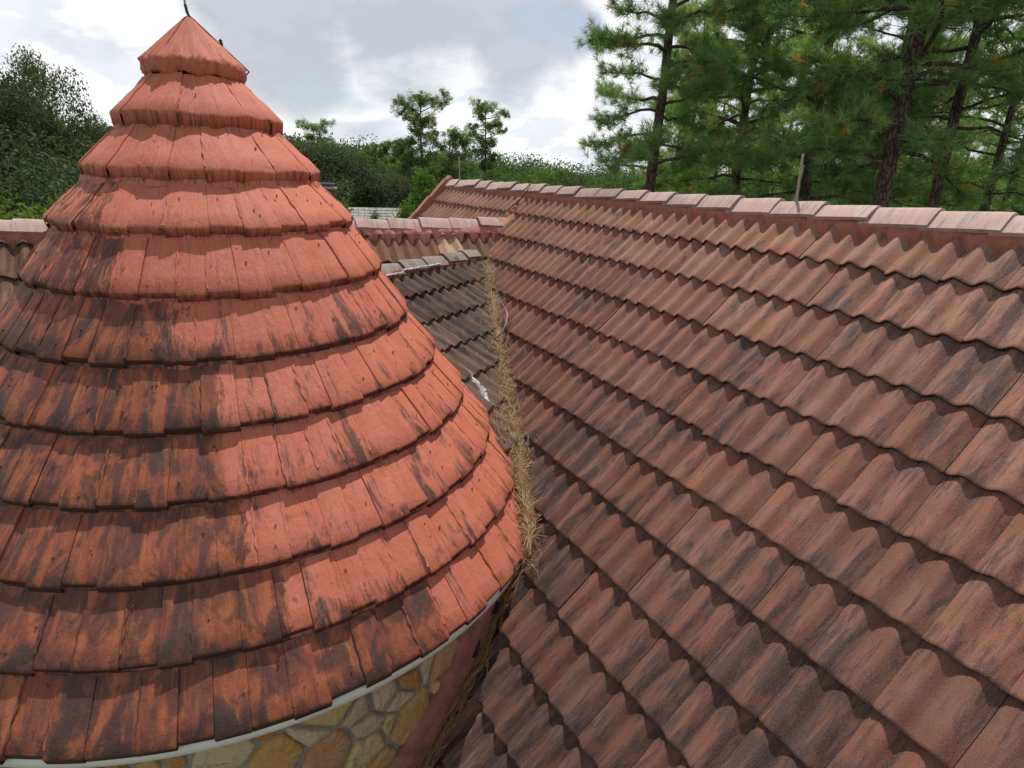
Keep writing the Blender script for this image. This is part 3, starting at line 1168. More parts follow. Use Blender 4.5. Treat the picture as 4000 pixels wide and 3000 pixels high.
def peak_cap():
    g = Geo()
    nf = 9
    prof = [(0.004, APEX_Z), (0.02, APEX_Z - 0.008), (0.10, APEX_Z - 0.085), (0.19, APEX_Z - 0.168), (0.268, ZK[0] + 0.02),
            (RK[0] + 0.002, ZK[0] - 0.004), (RK[0] - 0.002, ZK[0] - 0.03), (RK[0] - 0.004, ZK[0] - 0.062), (RK[0] - 0.02, ZK[0] - LIP[0] - 0.004), (0.20, ZK[0] - 0.06)]
    N = 132
    rows, uv, uv2 = [], [], []
    for pi_, (r, z) in enumerate(prof):
        row = []
        for q in range(N):
            ang = 2 * math.pi * q / N
            seg = 2 * math.pi / nf
            loc = (ang + 0.35) % seg - seg / 2
            fac = math.cos(seg / 2) / math.cos(loc) * 1.018
            fac = 0.25 + 0.75 * fac if pi_ < 2 else fac
            rr_ = r * fac + 0.012 * nz3(ang * 2.1, pi_ * 0.9, 3) * min(1, r * 6)
            zz = z + 0.012 * nz3(ang * 2.3, pi_ * 0.7, 5) * min(1, r * 6)
            if pi_ == 8:
                zz += 0.012 * math.sin(ang * 9 + 1)
            row.append(tpoint(rr_, ang, zz))
            uv.append((ang * 0.75, 0.4 * pi_ / 6))
            uv2.append((0.3, 0.5 if pi_ < 5 else 0.8))
        rows.append(row)
    g.grid(rows[::-1], wrap=True, uv=uv[::-1], uv2=uv2[::-1], val=0.05, col=(1, 1, 1, 1))
    return g.build('peak_cap', M['turret'], turret)


peak_cap()

# rod at the peak with its cable down the far side
g = Geo()
pk = Vector(tpoint(0, 0, APEX_Z))
lean = Vector((-0.10, 0.05, 1)).normalized()
g.tube([pk + Vector((0.012, 0, -0.01)), pk + Vector((0.0, 0, 0.02)), pk + Vector((-0.006, 0, 0.06))], [0.007, 0.0085, 0.0085], 8)
g.build('rod_base', M['rod_dark'], turret)
g = Geo()
g.tube([pk + Vector((-0.006, 0, 0.055)), pk + Vector((-0.012, 0, 0.30)), pk + Vector((-0.014, 0, 0.42))], [0.0062, 0.0055, 0.001], 8)
g.build('lightning_rod', M['rod'], turret)
g = Geo()
pts = [pk + Vector((0.012, 0, 0.0))]
for k in range(10):
    r = 0.03 + 0.275 * k / 9
    ang = R(28)
    pts.append(Vector(tpoint(r + 0.004, ang, APEX_Z - (APEX_Z - ZK[0]) * r / 0.287 + 0.010)))
pts.append(Vector(tpoint(RK[0] + 0.006, R(40), ZK[0] - 0.03)))
g.tube(pts, 0.0045, 6)
cl = pts[5]
for q in range(3):
    g.tube([cl + Vector((0.004 * q, 0, 0.012 - 0.012 * q)), cl + Vector((0.008 + 0.004 * q, 0.005, 0.024 - 0.010 * q)), cl + Vector((0.016, 0, 0.018 - 0.018 * q))], [0.006, 0.008, 0.004], 6)
g.build('conductor_cable', M['cable'], turret)

# fascia ring and stone wall
EAVE_Z = ZK[-1]
g = Geo()
N = 180
prof = [(RK[-1] - 0.10, EAVE_Z - 0.02), (RK[-1] - 0.028, EAVE_Z - 0.03), (RK[-1] - 0.027, EAVE_Z - 0.075), (RK[-1] - 0.032, EAVE_Z - 0.078), (RK[-1] - 0.12, EAVE_Z - 0.078)]
g.grid([[tpoint(r, 2 * math.pi * q / N, z) for q in range(N)] for r, z in prof][::-1], wrap=True)
g.build('eave_fascia', M['fascia'], turret)

WALL_R = RK[-1] - 0.115
g = Geo()
g.grid([[tpoint(WALL_R, 2 * math.pi * q / N, z) for q in range(N)] for z in (-CAM_H, EAVE_Z - 0.03)], wrap=True, mi=0)


# stones: cells of a jittered pattern, shrunk, rounded and raised
def poly_clip(poly, p, nrm):
    out = []
    for a, b in zip(poly, poly[1:] + poly[:1]):
        da = (a[0] - p[0]) * nrm[0] + (a[1] - p[1]) * nrm[1]
        db = (b[0] - p[0]) * nrm[0] + (b[1] - p[1]) * nrm[1]
        if da <= 0:
            out.append(a)
        if da * db < 0:
            f = da / (da - db)
            out.append((a[0] + (b[0] - a[0]) * f, a[1] + (b[1] - a[1]) * f))
    return out


srnd = random.Random(17)
seeds = []
tries = 0
while tries < 6000 and len(seeds) < 460:
    tries += 1
    s, z = srnd.uniform(-7.0, 0.4), srnd.uniform(-4.6, EAVE_Z - 0.06)
    rad = srnd.choice([0.06, 0.09, 0.13, 0.17])
    c, sn = math.cos(0.6), math.sin(0.6)
    if all(math.hypot((s - t[0]), (z - t[1])) > 0.5 * (rad + t[2]) + 0.03 for t in seeds):
        seeds.append((s, z, rad))
stone_cols = [(0.52, 0.275, 0.07), (0.56, 0.35, 0.12), (0.50, 0.39, 0.22), (0.45, 0.35, 0.22), (0.55, 0.43, 0.27), (0.50, 0.22, 0.05), (0.42, 0.20, 0.09), (0.58, 0.40, 0.16), (0.50, 0.26, 0.07)]
for (s, z, rad) in seeds:
    poly = [(s - .35, z - .35), (s + .35, z - .35), (s + .35, z + .35), (s - .35, z + .35)]
    for (s2, z2, r2_) in seeds:
        d = math.hypot(s2 - s, z2 - z)
        if 0 < d < 0.9:
            nr = ((s2 - s) / d, (z2 - z) / d)
            w = d / 2 + (rad * rad - r2_ * r2_) / (2 * d) * 0.8
            poly = poly_clip(poly, (s + nr[0] * (w - 0.009), z + nr[1] * (w - 0.009)), nr)
            if len(poly) < 3:
                break
    if len(poly) < 3:
        continue
    # round the corners by chaikin
    for cut in (0.16, 0.25, 0.25):
        nw = []
        for a, b in zip(poly, poly[1:] + poly[:1]):
            if cut == 0.16 and math.hypot(a[0] - b[0], a[1] - b[1]) > 0.12:
                m_ = ((a[0] + b[0]) / 2 + srnd.uniform(-.012, .012), (a[1] + b[1]) / 2 + srnd.uniform(-.012, .012))
                segs = ((a, m_), (m_, b))
            else:
                segs = ((a, b),)
            for c0, c1 in segs:
                nw.append((c0[0] * (1 - cut) + c1[0] * cut, c0[1] * (1 - cut) + c1[1] * cut))
                nw.append((c0[0] * cut + c1[0] * (1 - cut), c0[1] * cut + c1[1] * (1 - cut)))
        poly = nw
    cx = sum(p[0] for p in poly) / len(poly)
    cz = sum(p[1] for p in poly) / len(poly)
    col = srnd.choice(stone_cols)
    v = srnd.uniform(0.8, 1.1)
    col = tuple(x * v for x in col) + (1,)
    hgt = srnd.uniform(0.018, 0.042)
    rings_ = []
    for sc, ht in ((1.0, -0.004), (0.97, hgt * 0.6), (0.88, hgt * 0.95), (0.5, hgt * 1.12)):
        rings_.append([tpoint(WALL_R + ht + 0.006 * nz3(a[0] * 13, a[1] * 13, 1), (cx + (a[0] - cx) * sc) / WALL_R, min(cz + (a[1] - cz) * sc, EAVE_Z - 0.035)) for a in poly])
    g.grid(rings_, wrap=True, col=col, mi=1)
    g.add(rings_[-1], [tuple(range(len(poly)))], col=col, mi=1)
g.build('stone_wall', [M['grout'], M['stone']], turret)


def main_z(ang, r):
    """height of the main tile plane above a point of the turret circle"""
    x, y = AX.x + r * math.cos(ang), AX.y + r * math.sin(ang)
    return O1.z - ((x - O1.x) * N1.x + (y - O1.y) * N1.y) / N1.z


# maroon plaster where the stone wall meets the tiles
g = Geo()
rows = [[], [], [], []]
for k in range(90):
    ang = R(-82 + 80 * k / 89)
    zb = main_z(ang, WALL_R)
    w = 0.44 + 0.05 * nz3(ang * 3, 0.3, 1) + 0.02 * nz3(ang * 11, 0.7, 4)
    for q, (dz, dr) in enumerate(((-0.5, 0.056), (w * 0.55, 0.056), (w * 0.97, 0.050), (w, -0.004))):
        z = min(zb + dz, CAM_H + EAVE_Z - 0.05)
        rows[q].append((AX.x + (WALL_R + dr + 0.004 * nz3(ang * 7, q, 2)) * math.cos(ang), AX.y + (WALL_R + dr + 0.004 * nz3(ang * 7, q, 2)) * math.sin(ang), z))
g.grid([r for r in rows])
g.build('plaster_skirt', M['plaster'], turret)

# loose black flashing and a grey flashing at the end of the eave
def patch_sheet(g, pix, lift, O, N, th=0.006):
    top = [hit(x, y, O, N) + N * lift for (x, y) in pix]
    bot = [p - N * th for p in top]
    n = len(top)
    g.add([tuple(p) for p in top], [tuple(range(n))], flat=True)
    g.add([tuple(p) for p in bot], [tuple(range(n - 1, -1, -1))], flat=True)
    for a in range(n):
        b = (a + 1) % n
        g.add([tuple(top[a]), tuple(top[b]), tuple(bot[b]), tuple(bot[a])], [(0, 3, 2, 1)], flat=True)


g = Geo()
patch_sheet(g, [(1082, 1302), (1062, 1330), (1022, 1400), (1016, 1408), (1045, 1412), (1062, 1380), (1085, 1330)], 0.17, O1, N1)
patch_sheet(g, [(1100, 1312), (1112, 1322), (1104, 1345), (1078, 1345), (1086, 1318)], 0.15, O1, N1)
patch_sheet(g, [(1058, 1408), (1072, 1402), (1066, 1436), (1046, 1440), (1048, 1424)], 0.16, O1, N1)
g.build('bitumen_flashing', M['felt'], turret)
g = Geo()
patch_sheet(g, [(1112, 1240), (1128, 1228), (1124, 1246), (1100, 1280), (1084, 1296), (1088, 1278)], 0.15, O1, N1)
g.build('metal_flashing', M['lead'], turret)

# white cement where the turret shingles meet the lower roof
g = Geo()
crnd = random.Random(5)
path = [(988, 790), (1000, 803), (1016, 822), (1030, 838), (1044, 856), (1056, 876)]
pl = [hit(x - 3, y + 2, O2, N2) + N2 * 0.055 for x, y in path]
rows = []
F2inv = F2T.inverted()
for k in range(61):
    f = k / 60 * (len(pl) - 1)
    a = pl[min(int(f), len(pl) - 2)].lerp(pl[min(int(f) + 1, len(pl) - 1)], f - min(int(f), len(pl) - 2))
    acr = (pl[-1] - pl[0]).normalized().cross(N2)
    w = 0.024 * (0.75 + 0.5 * math.sin(k * 0.35 + 0.3) * math.sin(k * 0.13)) * crnd.uniform(0.6, 1.35) + 0.006
    sh = crnd.uniform(-0.008, 0.008)
    row = []
    for e in (-1, -.6, -.2, .2, .6, 1):
        lp = F2inv @ (a + acr * (w * e + sh))
        zt_ = tile_top(lp.x, lp.y) + 0.007 * (1 - e * e) + crnd.uniform(-0.002, 0.003) - (0.01 if abs(e) == 1 else 0)
        row.append(tuple(F2T @ Vector((lp.x, lp.y, zt_))))
    rows.append(row)
g.grid(rows)
g.build('cement_fillet', M['cement'], turret)

# rods on the main ridge
def ridge_rod(px, py_base, px2, py2, parent):
    # the rod stands on the ridge: find the ridge point under that column
    best = None
    for k in range(-2700, 700):
        p = wpt(F1, k / 100 * TW, ridge_y) + Vector((0, 0, 0.10))
        v = cam.matrix_world.inverted() @ p
        x = 1106 + (v.x / -v.z) * FPX / 1.80832
        if best is None or abs(x - px) < best[0]:
            best = (abs(x - px), p)
    p = best[1]
    d = math.hypot(p.x, p.y)
    top = at(px2, py2, d)
    g = Geo()
    ax = (top - p)
    g.tube([p - Vector((0, 0, 0.03)), p + ax * 0.12], [0.016, 0.013], 8)
    g.tube([p + ax * 0.12, p + ax * 0.97, top], [0.0105, 0.0095, 0.002], 8)
    g.build('lightning_rod', M['rod'], parent)


ridge_rod(1719, 432, 1735, 331, house)
ridge_rod(993, 382, 992, 338, house)

# plain walls below the roofs (only seen from elsewhere)
g = Geo()
for c, s, rot in ((wpt(F1, -10 * TW, -3.4, -1.35) * 1.0, (9.5, 7.0, 5.6), None),):
    pass
mid = wpt(F1, -10.4 * TW, ridge_y)
rot = Matrix.Rotation(Y1, 3, 'Z')
g.box(Vector((mid.x, mid.y, 2.45)), (9.7, 6.4, 4.9), rot)
wm = WJ + H1 * 4.2
g.box(Vector((wm.x, wm.y, 2.9)), (3.6, 7.6, 5.8), rot)
g.build('house_wall', M['wall'], house)

# ------------------------------------------------------------------ pine straw in the valley
def straw():
    rnd = np.random.default_rng(5)
    V, Fc, C = [], [], []

    def strand(p, d, L, w, col, bend, N):
        d = d.normalized()
        side = d.cross(N).normalized() * w
        pts = []
        n = 4
        bx = d.cross(N).normalized() * bend[0] + N * bend[1]
        for k in range(n):
            f = k / (n - 1) - 0.5
            pts.append(p + d * (L * f) + bx * (4 * f * f - 1 * 0.3))
        b = len(V)
        for k, q_ in enumerate(pts):
            ww = side * (1.0 if k < n - 1 else 0.3)
            V.append(tuple(q_ - ww))
            V.append(tuple(q_ + ww + N * w * 0.6))
            C.append(col)
            C.append(col)
        for k in range(n - 1):
            Fc.append((b + 2 * k, b + 2 * k + 1, b + 2 * k + 3, b + 2 * k + 2))
    path = [(1052, 520), (1056, 580), (1068, 640), (1074, 700), (1084, 780), (1096, 860), (1108, 930), (1121, 1000), (1131, 1080), (1136, 1150), (1136, 1215)]
    pts = [hit(x, y, O1, N1) for x, y in path]
    wall = [(1122, 1255), (1100, 1310), (1082, 1360), (1060, 1420), (1030, 1480), (1000, 1540), (965, 1605), (930, 1665), (900, 1720)]
    ptw = [hit(x, y, O1, N1) for x, y in wall]
    Nv = (N1 + N2).normalized()

    def sample(ps, f):
        f = f * (len(ps) - 1)
        k = min(int(f), len(ps) - 2)
        return ps[k].lerp(ps[k + 1], f - k), (ps[k + 1] - ps[k]).normalized()
    tan = [(0.95, 0.95, 0.95), (1.15, 1.2, 1.25), (0.8, 0.76, 0.68), (1.0, 0.9, 0.75), (0.7, 0.66, 0.62)]
    red = [(0.85, 0.55, 0.30), (1.0, 0.66, 0.33), (0.6, 0.38, 0.22)]
    for _ in range(3300):
        f = rnd.random() ** 1.25 * 0.985
        if f > 0.78 and rnd.random() < (f - 0.78) * 4.2:
            continue
        p, d = sample(pts, f)
        wid = (0.066 - 0.044 * f) * (1 + 0.35 * math.sin(f * 37) * math.sin(f * 17 + 1)) + (0.045 if 0.35 < f < 0.72 else 0)
        cross = d.cross(Nv).normalized()
        a = rnd.normal(0, 0.62)
        off = a * wid
        lift = 0.03 + 0.045 * math.exp(-a * a) * (0.6 + 0.5 * math.sin(f * 53)) + rnd.random() * 0.02
        if 0.4 < f < 0.7 and rnd.random() < 0.25:
            off = abs(rnd.normal(0, 1)) * 0.13 * (-1 if rnd.random() < 0.8 else 1)
            lift = 0.085 + rnd.random() * 0.02
        ang = rnd.normal(0.15 * math.sin(f * 29), 0.38) if rnd.random() < 0.72 else rnd.uniform(-1.6, 1.6)
        dd = d * math.cos(ang) + cross * math.sin(ang) + Nv * rnd.normal(0, 0.05)
        if cross.dot(U1) < 0:
            off = -off
        p2 = p + cross * off
        # stay above both roofs and outside the turret
        for (Oq, Nq) in ((O1, N1), (O2, N2)):
            s = (p2 - Oq).dot(Nq)
            if s < 0.055:
                p2 = p2 + Nq * (0.055 - s) * 0.8
        p2 = p2 + Nv * lift * (0.55 - 0.35 * f)
        gp = turret_gap(p2)
        if gp < 0.02:
            rad = Vector((p2.x - AX.x, p2.y - AX.y, 0)).normalized()
            p2 = p2 + rad * (0.02 - gp) * 0.7
        edge = abs(a) > 0.7
        pal = red if (edge and rnd.random() < 0.55) or rnd.random() < 0.10 else tan
        c = pal[rnd.integers(len(pal))]
        k = rnd.uniform(0.4, 1.25)
        if f < 0.28:
            c = tuple(0.55 * x + 0.45 * 0.85 for x in c)
        strand(p2, dd, rnd.uniform(0.12, 0.28), rnd.uniform(0.0010, 0.0026), (c[0] * k, c[1] * k, c[2] * k, 1), (rnd.normal(0, 0.026), rnd.normal(0.0, 0.006)), Nv)
    # loose needles lying on the tiles beside the valley
    for _ in range(800):
        f = rnd.uniform(0.05, 1.0)
        p, d = sample(pts, f)
        sidew = -1 if rnd.random() < 0.5 else 1
        if sidew < 0 and f < 0.75:
            p2 = p - U1 * 0 + (-U2) * abs(rnd.normal(0, 0.16))
            Oq, Nq = O2, N2
        else:
            p2 = p + U1 * abs(rnd.normal(0, 0.10))
            Oq, Nq = O1, N1
        s = (p2 - Oq).dot(Nq)
        p2 = p2 + Nq * (0.078 - s)
        a = rnd.uniform(0, 6.28)
        e1 = Nq.orthogonal().normalized()
        e2 = Nq.cross(e1)
        c = (red + tan)[rnd.integers(8)]
        strand(p2, e1 * math.cos(a) + e2 * math.sin(a), rnd.uniform(0.1, 0.2), 0.0013, (*c, 1), (rnd.normal(0, 0.02), 0.0), Nq)
    for _ in range(430):
        f = rnd.random() ** 0.9
        p, d = sample(ptw, f)
        cross = d.cross(N1).normalized()
        ang = rnd.normal(0.1, 0.28) if rnd.random() < 0.8 else rnd.uniform(-1, 1)
        dd = d * math.cos(ang) + cross * math.sin(ang) + N1 * rnd.normal(0, 0.06)
        p2 = p + cross * rnd.normal(0, 0.035) + N1 * (0.075 + rnd.random() * 0.05)
        c = (red + red + tan)[rnd.integers(11)]
        k = rnd.uniform(0.55, 1.0)
        strand(p2, dd, rnd.uniform(0.12, 0.26), rnd.uniform(0.0012, 0.002), (c[0] * k, c[1] * k * 0.9, c[2] * k * 0.85, 1), (rnd.normal(0, 0.015), rnd.normal(0, 0.008)), N1)
    me = bpy.data.meshes.new('pine_straw')
    me.from_pydata(V, [], Fc)
    a = me.attributes.new('tint', 'FLOAT_COLOR', 'POINT')
    a.data.foreach_set('color', np.array(C, dtype=np.float32).ravel())
    o = link('pine_straw', me, M['litter'])
    tag(o, 'dry tan pine straw heaped along the roof valley beside the turret', 'pine straw', kind='stuff')


straw()


def stick(name, pix, lifts, rads, label, O=None, N=None, forks=()):
    g = Geo()
    pts = [hit(x, y, O1, N1) + N1 * l for (x, y), l in zip(pix, lifts)]
    g.tube(pts, rads, 7)
    for k, v, L in forks:
        d = Vector(v).normalized()
        g.tube([pts[k], pts[k] + d * L * 0.5 + N1 * 0.01, pts[k] + d * L], [rads[k] * 0.7, rads[k] * 0.5, rads[k] * 0.25], 5)
    o = g.build(name, M['twig'])
    return tag(o, label, 'twig')


stick('fallen_twig', [(1104, 684), (1112, 690), (1116, 702), (1114, 718), (1106, 734), (1094, 744), (1080, 749), (1064, 752)],
      [0.12, 0.14, 0.15, 0.15, 0.14, 0.13, 0.12, 0.11], [0.004, 0.008, 0.009, 0.009, 0.008, 0.007, 0.006, 0.004],
      'curved grey bare twig lying across the straw in the roof valley', forks=((1, (-0.3, 0.5, 0.4), 0.12), (2, (0.2, 0.1, -0.5), 0.2), (4, (0.3, -0.2, -0.5), 0.14)))
stick('broken_stick', [(1168, 957), (1164, 966), (1160, 980), (1154, 992), (1146, 1000)], [0.16, 0.14, 0.12, 0.10, 0.09], [0.004, 0.006, 0.006, 0.0055, 0.004],
      'short straight broken stick resting on the main tiles right of the valley')

# ------------------------------------------------------------------ ground
g = Geo()
rows = []
for i in range(41):
    row = []
    for j in range(41):
        x = -1500 + 3000 * i / 40
        y = -700 + 2700 * j / 40
        row.append((x, y, 0.0))
    rows.append(row)
g.grid([r[::-1] for r in rows][::-1])
gr = g.build('ground', M['soil'])
tag(gr, kind='structure')


# ------------------------------------------------------------------ trees
def soup(name, verts, nper, cols, material):
    """verts (N, nper, 3) polygons that share nothing; cols (N, 3)"""
    n = len(verts)
    me = bpy.data.meshes.new(name)
    me.vertices.add(n * nper)
    me.vertices.foreach_set('co', np.asarray(verts, dtype=np.float32).ravel())
    me.loops.add(n * nper)
    me.loops.foreach_set('vertex_index', np.arange(n * nper, dtype=np.int32))
    me.polygons.add(n)
    me.polygons.foreach_set('loop_start', np.arange(0, n * nper, nper, dtype=np.int32))
    me.polygons.foreach_set('loop_total', np.full(n, nper, dtype=np.int32))
    c = np.concatenate([np.repeat(np.asarray(cols, dtype=np.float32), nper, axis=0), np.ones((n * nper, 1), dtype=np.float32)], axis=1)
    a = me.attributes.new('tint', 'FLOAT_COLOR', 'POINT')
    a.data.foreach_set('color', c.ravel())
    me.materials.append(material)
    me.update()
    me.validate()
    return me


def unit(v):
    return v / np.maximum(np.linalg.norm(v, axis=-1, keepdims=True), 1e-9)


def needle_mesh(name, P, D, K, L, W, rng, material, spread=0.95, brown=0.03):
    n = len(P)
    d = unit(D[:, None, :] * 0.75 + rng.normal(0, spread * 0.6, (n, K, 3)))
    base = P[:, None, :] + d * 0.01 + rng.normal(0, 0.015, (n, K, 3)) - D[:, None, :] * rng.random((n, K, 1)) * 0.10
    side = unit(np.cross(d, rng.normal(0, 1, (n, K, 3)))) * W
    ln = L * rng.uniform(0.7, 1.15, (n, K, 1))
    tip = base + d * ln
    tip[..., 2] -= 0.10 * ln[..., 0] * rng.random((n, K))
    v = np.stack([base - side, base + side, tip], axis=2).reshape(-1, 3, 3)
    tv = rng.uniform(0.7, 1.3, (n, 1, 1)) * np.ones((n, K, 3))
    hue = rng.uniform(-0.12, 0.12, (n, 1))
    tv[..., 0] *= 1 + hue
    tv[..., 2] *= 1 - hue
    br = rng.random(n) < brown
    tv[br] = np.array([3.2, 1.25, 0.9]) * rng.uniform(0.6, 1.0, (br.sum(), 1, 1))
    tv = tv * rng.uniform(0.8, 1.2, (n, K, 1))
    return soup(name, v, 3, tv.reshape(-1, 3), material)


def pine_meshes(seed, height, crown0, spread, limbs, trunk_r, K=20, L=0.25, W=0.0045, lean=(0.0, 0.0), dens=1.0, bare=6, needle='needles', sub=3, flat=0.5):
    rng = np.random.default_rng(seed)
    g = Geo()
    n = 12
    wob = rng.normal(0, 0.05, (n + 1, 2)).cumsum(axis=0) * 0.6
    axis = []
    for k in range(n + 1):
        f = k / n
        axis.append(Vector((lean[0] * f * height + wob[k][0], lean[1] * f * height + wob[k][1], height * f)))
    g.tube(axis, [trunk_r * (1.0 - 0.82 * (k / n) ** 1.15) for k in range(n + 1)], 10)

    def trunk_at(z):
        f = max(0, min(0.999, z / height)) * n
        k = int(f)
        return axis[k].lerp(axis[k + 1], f - k)
    P, D = [], []
    for b in range(limbs + bare):
        dead = b >= limbs
        z = crown0 + (height - crown0 - 0.3) * ((b + rng.random()) / limbs) if not dead else crown0 - rng.uniform(0.2, 3.0)
        fz = (z - crown0) / (height - crown0)
        ln = spread * (0.55 + 0.6 * math.sin(math.pi * min(1, max(0, fz * 0.80 + 0.22)))) * rng.uniform(0.65, 1.15) * (1 - 0.45 * max(0, fz))
        if dead:
            ln = rng.uniform(0.4, 1.2)
        az = b * 2.39996 + rng.normal(0, 0.4)
        up = rng.uniform(-0.05, 0.35) + 0.45 * max(0, fz)
        droop = rng.uniform(0.10, 0.65) * (1 - 0.5 * fz)
        o = trunk_at(z)
        pts = []
        m = 8
        cur = rng.normal(0, 0.12)
        for k in range(m):
            f = k / (m - 1)
            a = az + cur * f * 2
            pts.append(o + Vector((math.cos(a) * ln * f, math.sin(a) * ln * f, ln * (up * f - droop * f * f + (0.20 * f ** 4)) + rng.normal(0, 0.03))))
        r0_ = trunk_r * (0.21 if not dead else 0.12) * (0.6 + 0.6 * ln / spread)
        g.tube(pts, [max(0.006, r0_ * (1 - 0.85 * k / (m - 1))) for k in range(m)], 5, caps=False)
        if dead:
            continue
        ntw = int(max(6, ln * 9.0 * dens))
        for tix in range(ntw):
            f = 1 - 0.72 * (tix / ntw) ** 1.2
            q = f * (m - 1)
            k = min(int(q), m - 2)
            p0 = pts[k].lerp(pts[k + 1], q - k)
            dirv = (pts[k + 1] - pts[k]).normalized()
            sd = rng.normal(0, 1)
            side = dirv.cross(Vector((0, 0, 1))).normalized()
            tl = rng.uniform(0.25, 0.95) * (0.55 + 0.5 * (1 - f)) * min(1.3, spread / 3.0)
            dv = (dirv * rng.uniform(0.3, 0.9) + side * (rng.choice([-1, 1]) * rng.uniform(0.3, 1.0)) + Vector((0, 0, rng.uniform(-0.55, 0.95) * flat * 1.5))).normalized()
            p1 = p0 + dv * tl
            mid_ = p0.lerp(p1, 0.5) - Vector((0, 0, 0.05 * tl))
            g.tube([p0, mid_, p1], [0.010, 0.007, 0.004], 3, caps=False)
            for e in range(sub):
                ff = 1 - e * 0.27
                pp = p0.lerp(p1, ff)
                dd = (dv + Vector(rng.normal(0, 0.35, 3)) + Vector((0, 0, 0.35))).normalized()
                if e > 0:
                    pp = pp + Vector(rng.normal(0, 0.10, 3))
                P.append(pp)
                D.append(dd)
    P = np.array([tuple(p) for p in P])
    D = np.array([tuple(p) for p in D])
    crown = needle_mesh('crown', P, D, K, L, W, rng, M[needle])
    return g.mesh('trunk'), crown


def leaf_cloud(name, centers, rads, per, size, rng, material, flatten=0.8, tone=0.25, up=0.5):
    n = len(centers)
    c = np.repeat(np.asarray(centers), per, axis=0)
    r = np.repeat(np.asarray(rads), per)[:, None]
    d = unit(rng.normal(0, 1, (n * per, 3)))
    rr = rng.random((n * per, 1)) ** 0.5
    off = d * rr * r
    off[:, 2] *= flatten
    p = c + off
    nr = unit(rng.normal(0, 1, (n * per, 3)) + np.array([0, 0, up]) + d * 0.5)
    a = unit(np.cross(nr, rng.normal(0, 1, (n * per, 3))))
    b = np.cross(nr, a)
    s = size * rng.uniform(0.6, 1.25, (n * per, 1))
    v = np.stack([p - a * s, p - b * s * 0.45, p + a * s, p + b * s * 0.45], axis=1)
    tone_c = np.repeat(rng.uniform(1 - tone, 1 + tone, n), per)[:, None] * rng.uniform(0.75, 1.25, (n * per, 1))
    hue = np.repeat(rng.uniform(-0.14, 0.14, n), per)[:, None]
    col = np.concatenate([tone_c * (1 + hue), tone_c, tone_c * (1 - hue)], axis=1)
    return soup(name, v, 4, col, material)


def broad_meshes(seed, height, rx, base, clumps, per, size, matname, trunk_r=0.3, shape='dome', bark='oakbark', clump_r=0.17):
    rng = np.random.default_rng(seed)
    g = Geo()
    cs, rs = [], []
    hz = (height - base) / 2
    cz = base + hz
    lobes = [(rng.normal(0, 0.33), rng.normal(0, 0.33), rng.uniform(-0.35, 0.45), rng.uniform(0.42, 0.72)) for _ in range(9)]
    while len(cs) < clumps:
        if shape == 'dome':
            lb = lobes[rng.integers(len(lobes))]
            d = unit(rng.normal(0, 1, 3))
            q = np.array([lb[0], lb[1], lb[2]]) + d * lb[3] * rng.random() ** 0.3
            if np.linalg.norm(q) > 1.12:
                continue
        else:       # upright, pointed
            zq = rng.uniform(-1, 1)
            w = (1 - (zq * 0.5 + 0.5)) ** 0.75 * 0.95 + 0.06
            a = rng.uniform(0, 6.28)
            rr_ = w * rng.random() ** 0.4
            q = np.array([math.cos(a) * rr_, math.sin(a) * rr_, zq])
        cs.append((q[0] * rx, q[1] * rx, cz + q[2] * hz))
        rs.append(rx * clump_r * rng.uniform(0.7, 1.4))
    trunk_top = Vector((rng.normal(0, 0.1), rng.normal(0, 0.1), base + hz * (0.5 if shape == 'dome' else 1.85)))
    g.tube([(0, 0, 0), (0.03, 0.02, base * 0.5), (0.05, -0.04, base), tuple(trunk_top)], [trunk_r, trunk_r * 0.85, trunk_r * 0.7, trunk_r * 0.15], 8)
    for k in range(0, min(26, len(cs))):
        c = Vector(cs[k])
        s = Vector((0.05, -0.04, base * 0.9)).lerp(trunk_top, rng.uniform(0.05, 0.8))
        g.tube([s, s.lerp(c, 0.5) + Vector((0, 0, 0.06 * height * 0.3)), c], [trunk_r * 0.32, trunk_r * 0.2, trunk_r * 0.05], 5, caps=False)
    crown = leaf_cloud('crown', cs, rs, per, size, rng, M[matname])
    return g.mesh('trunk'), crown


def tree(name, meshes, loc, rz, scale, label, cat, group=None, bark='bark', tilt=(0, 0)):
    e = empty(name, loc)
    e.rotation_euler = (tilt[0], tilt[1], rz)
    e.scale = (scale,) * 3 if not isinstance(scale, tuple) else scale
    for nm, me in zip(('trunk', 'crown'), meshes):
        o = bpy.data.objects.new(nm, me)
        COL.objects.link(o)
        o.parent = e
        if nm == 'trunk' and not me.materials:
            me.materials.append(M[bark])
    tag(e, label, cat, group)
    return e


def ground_at(px, py, dist):
    p = at(px, py, dist)
    return Vector((p.x, p.y, 0))


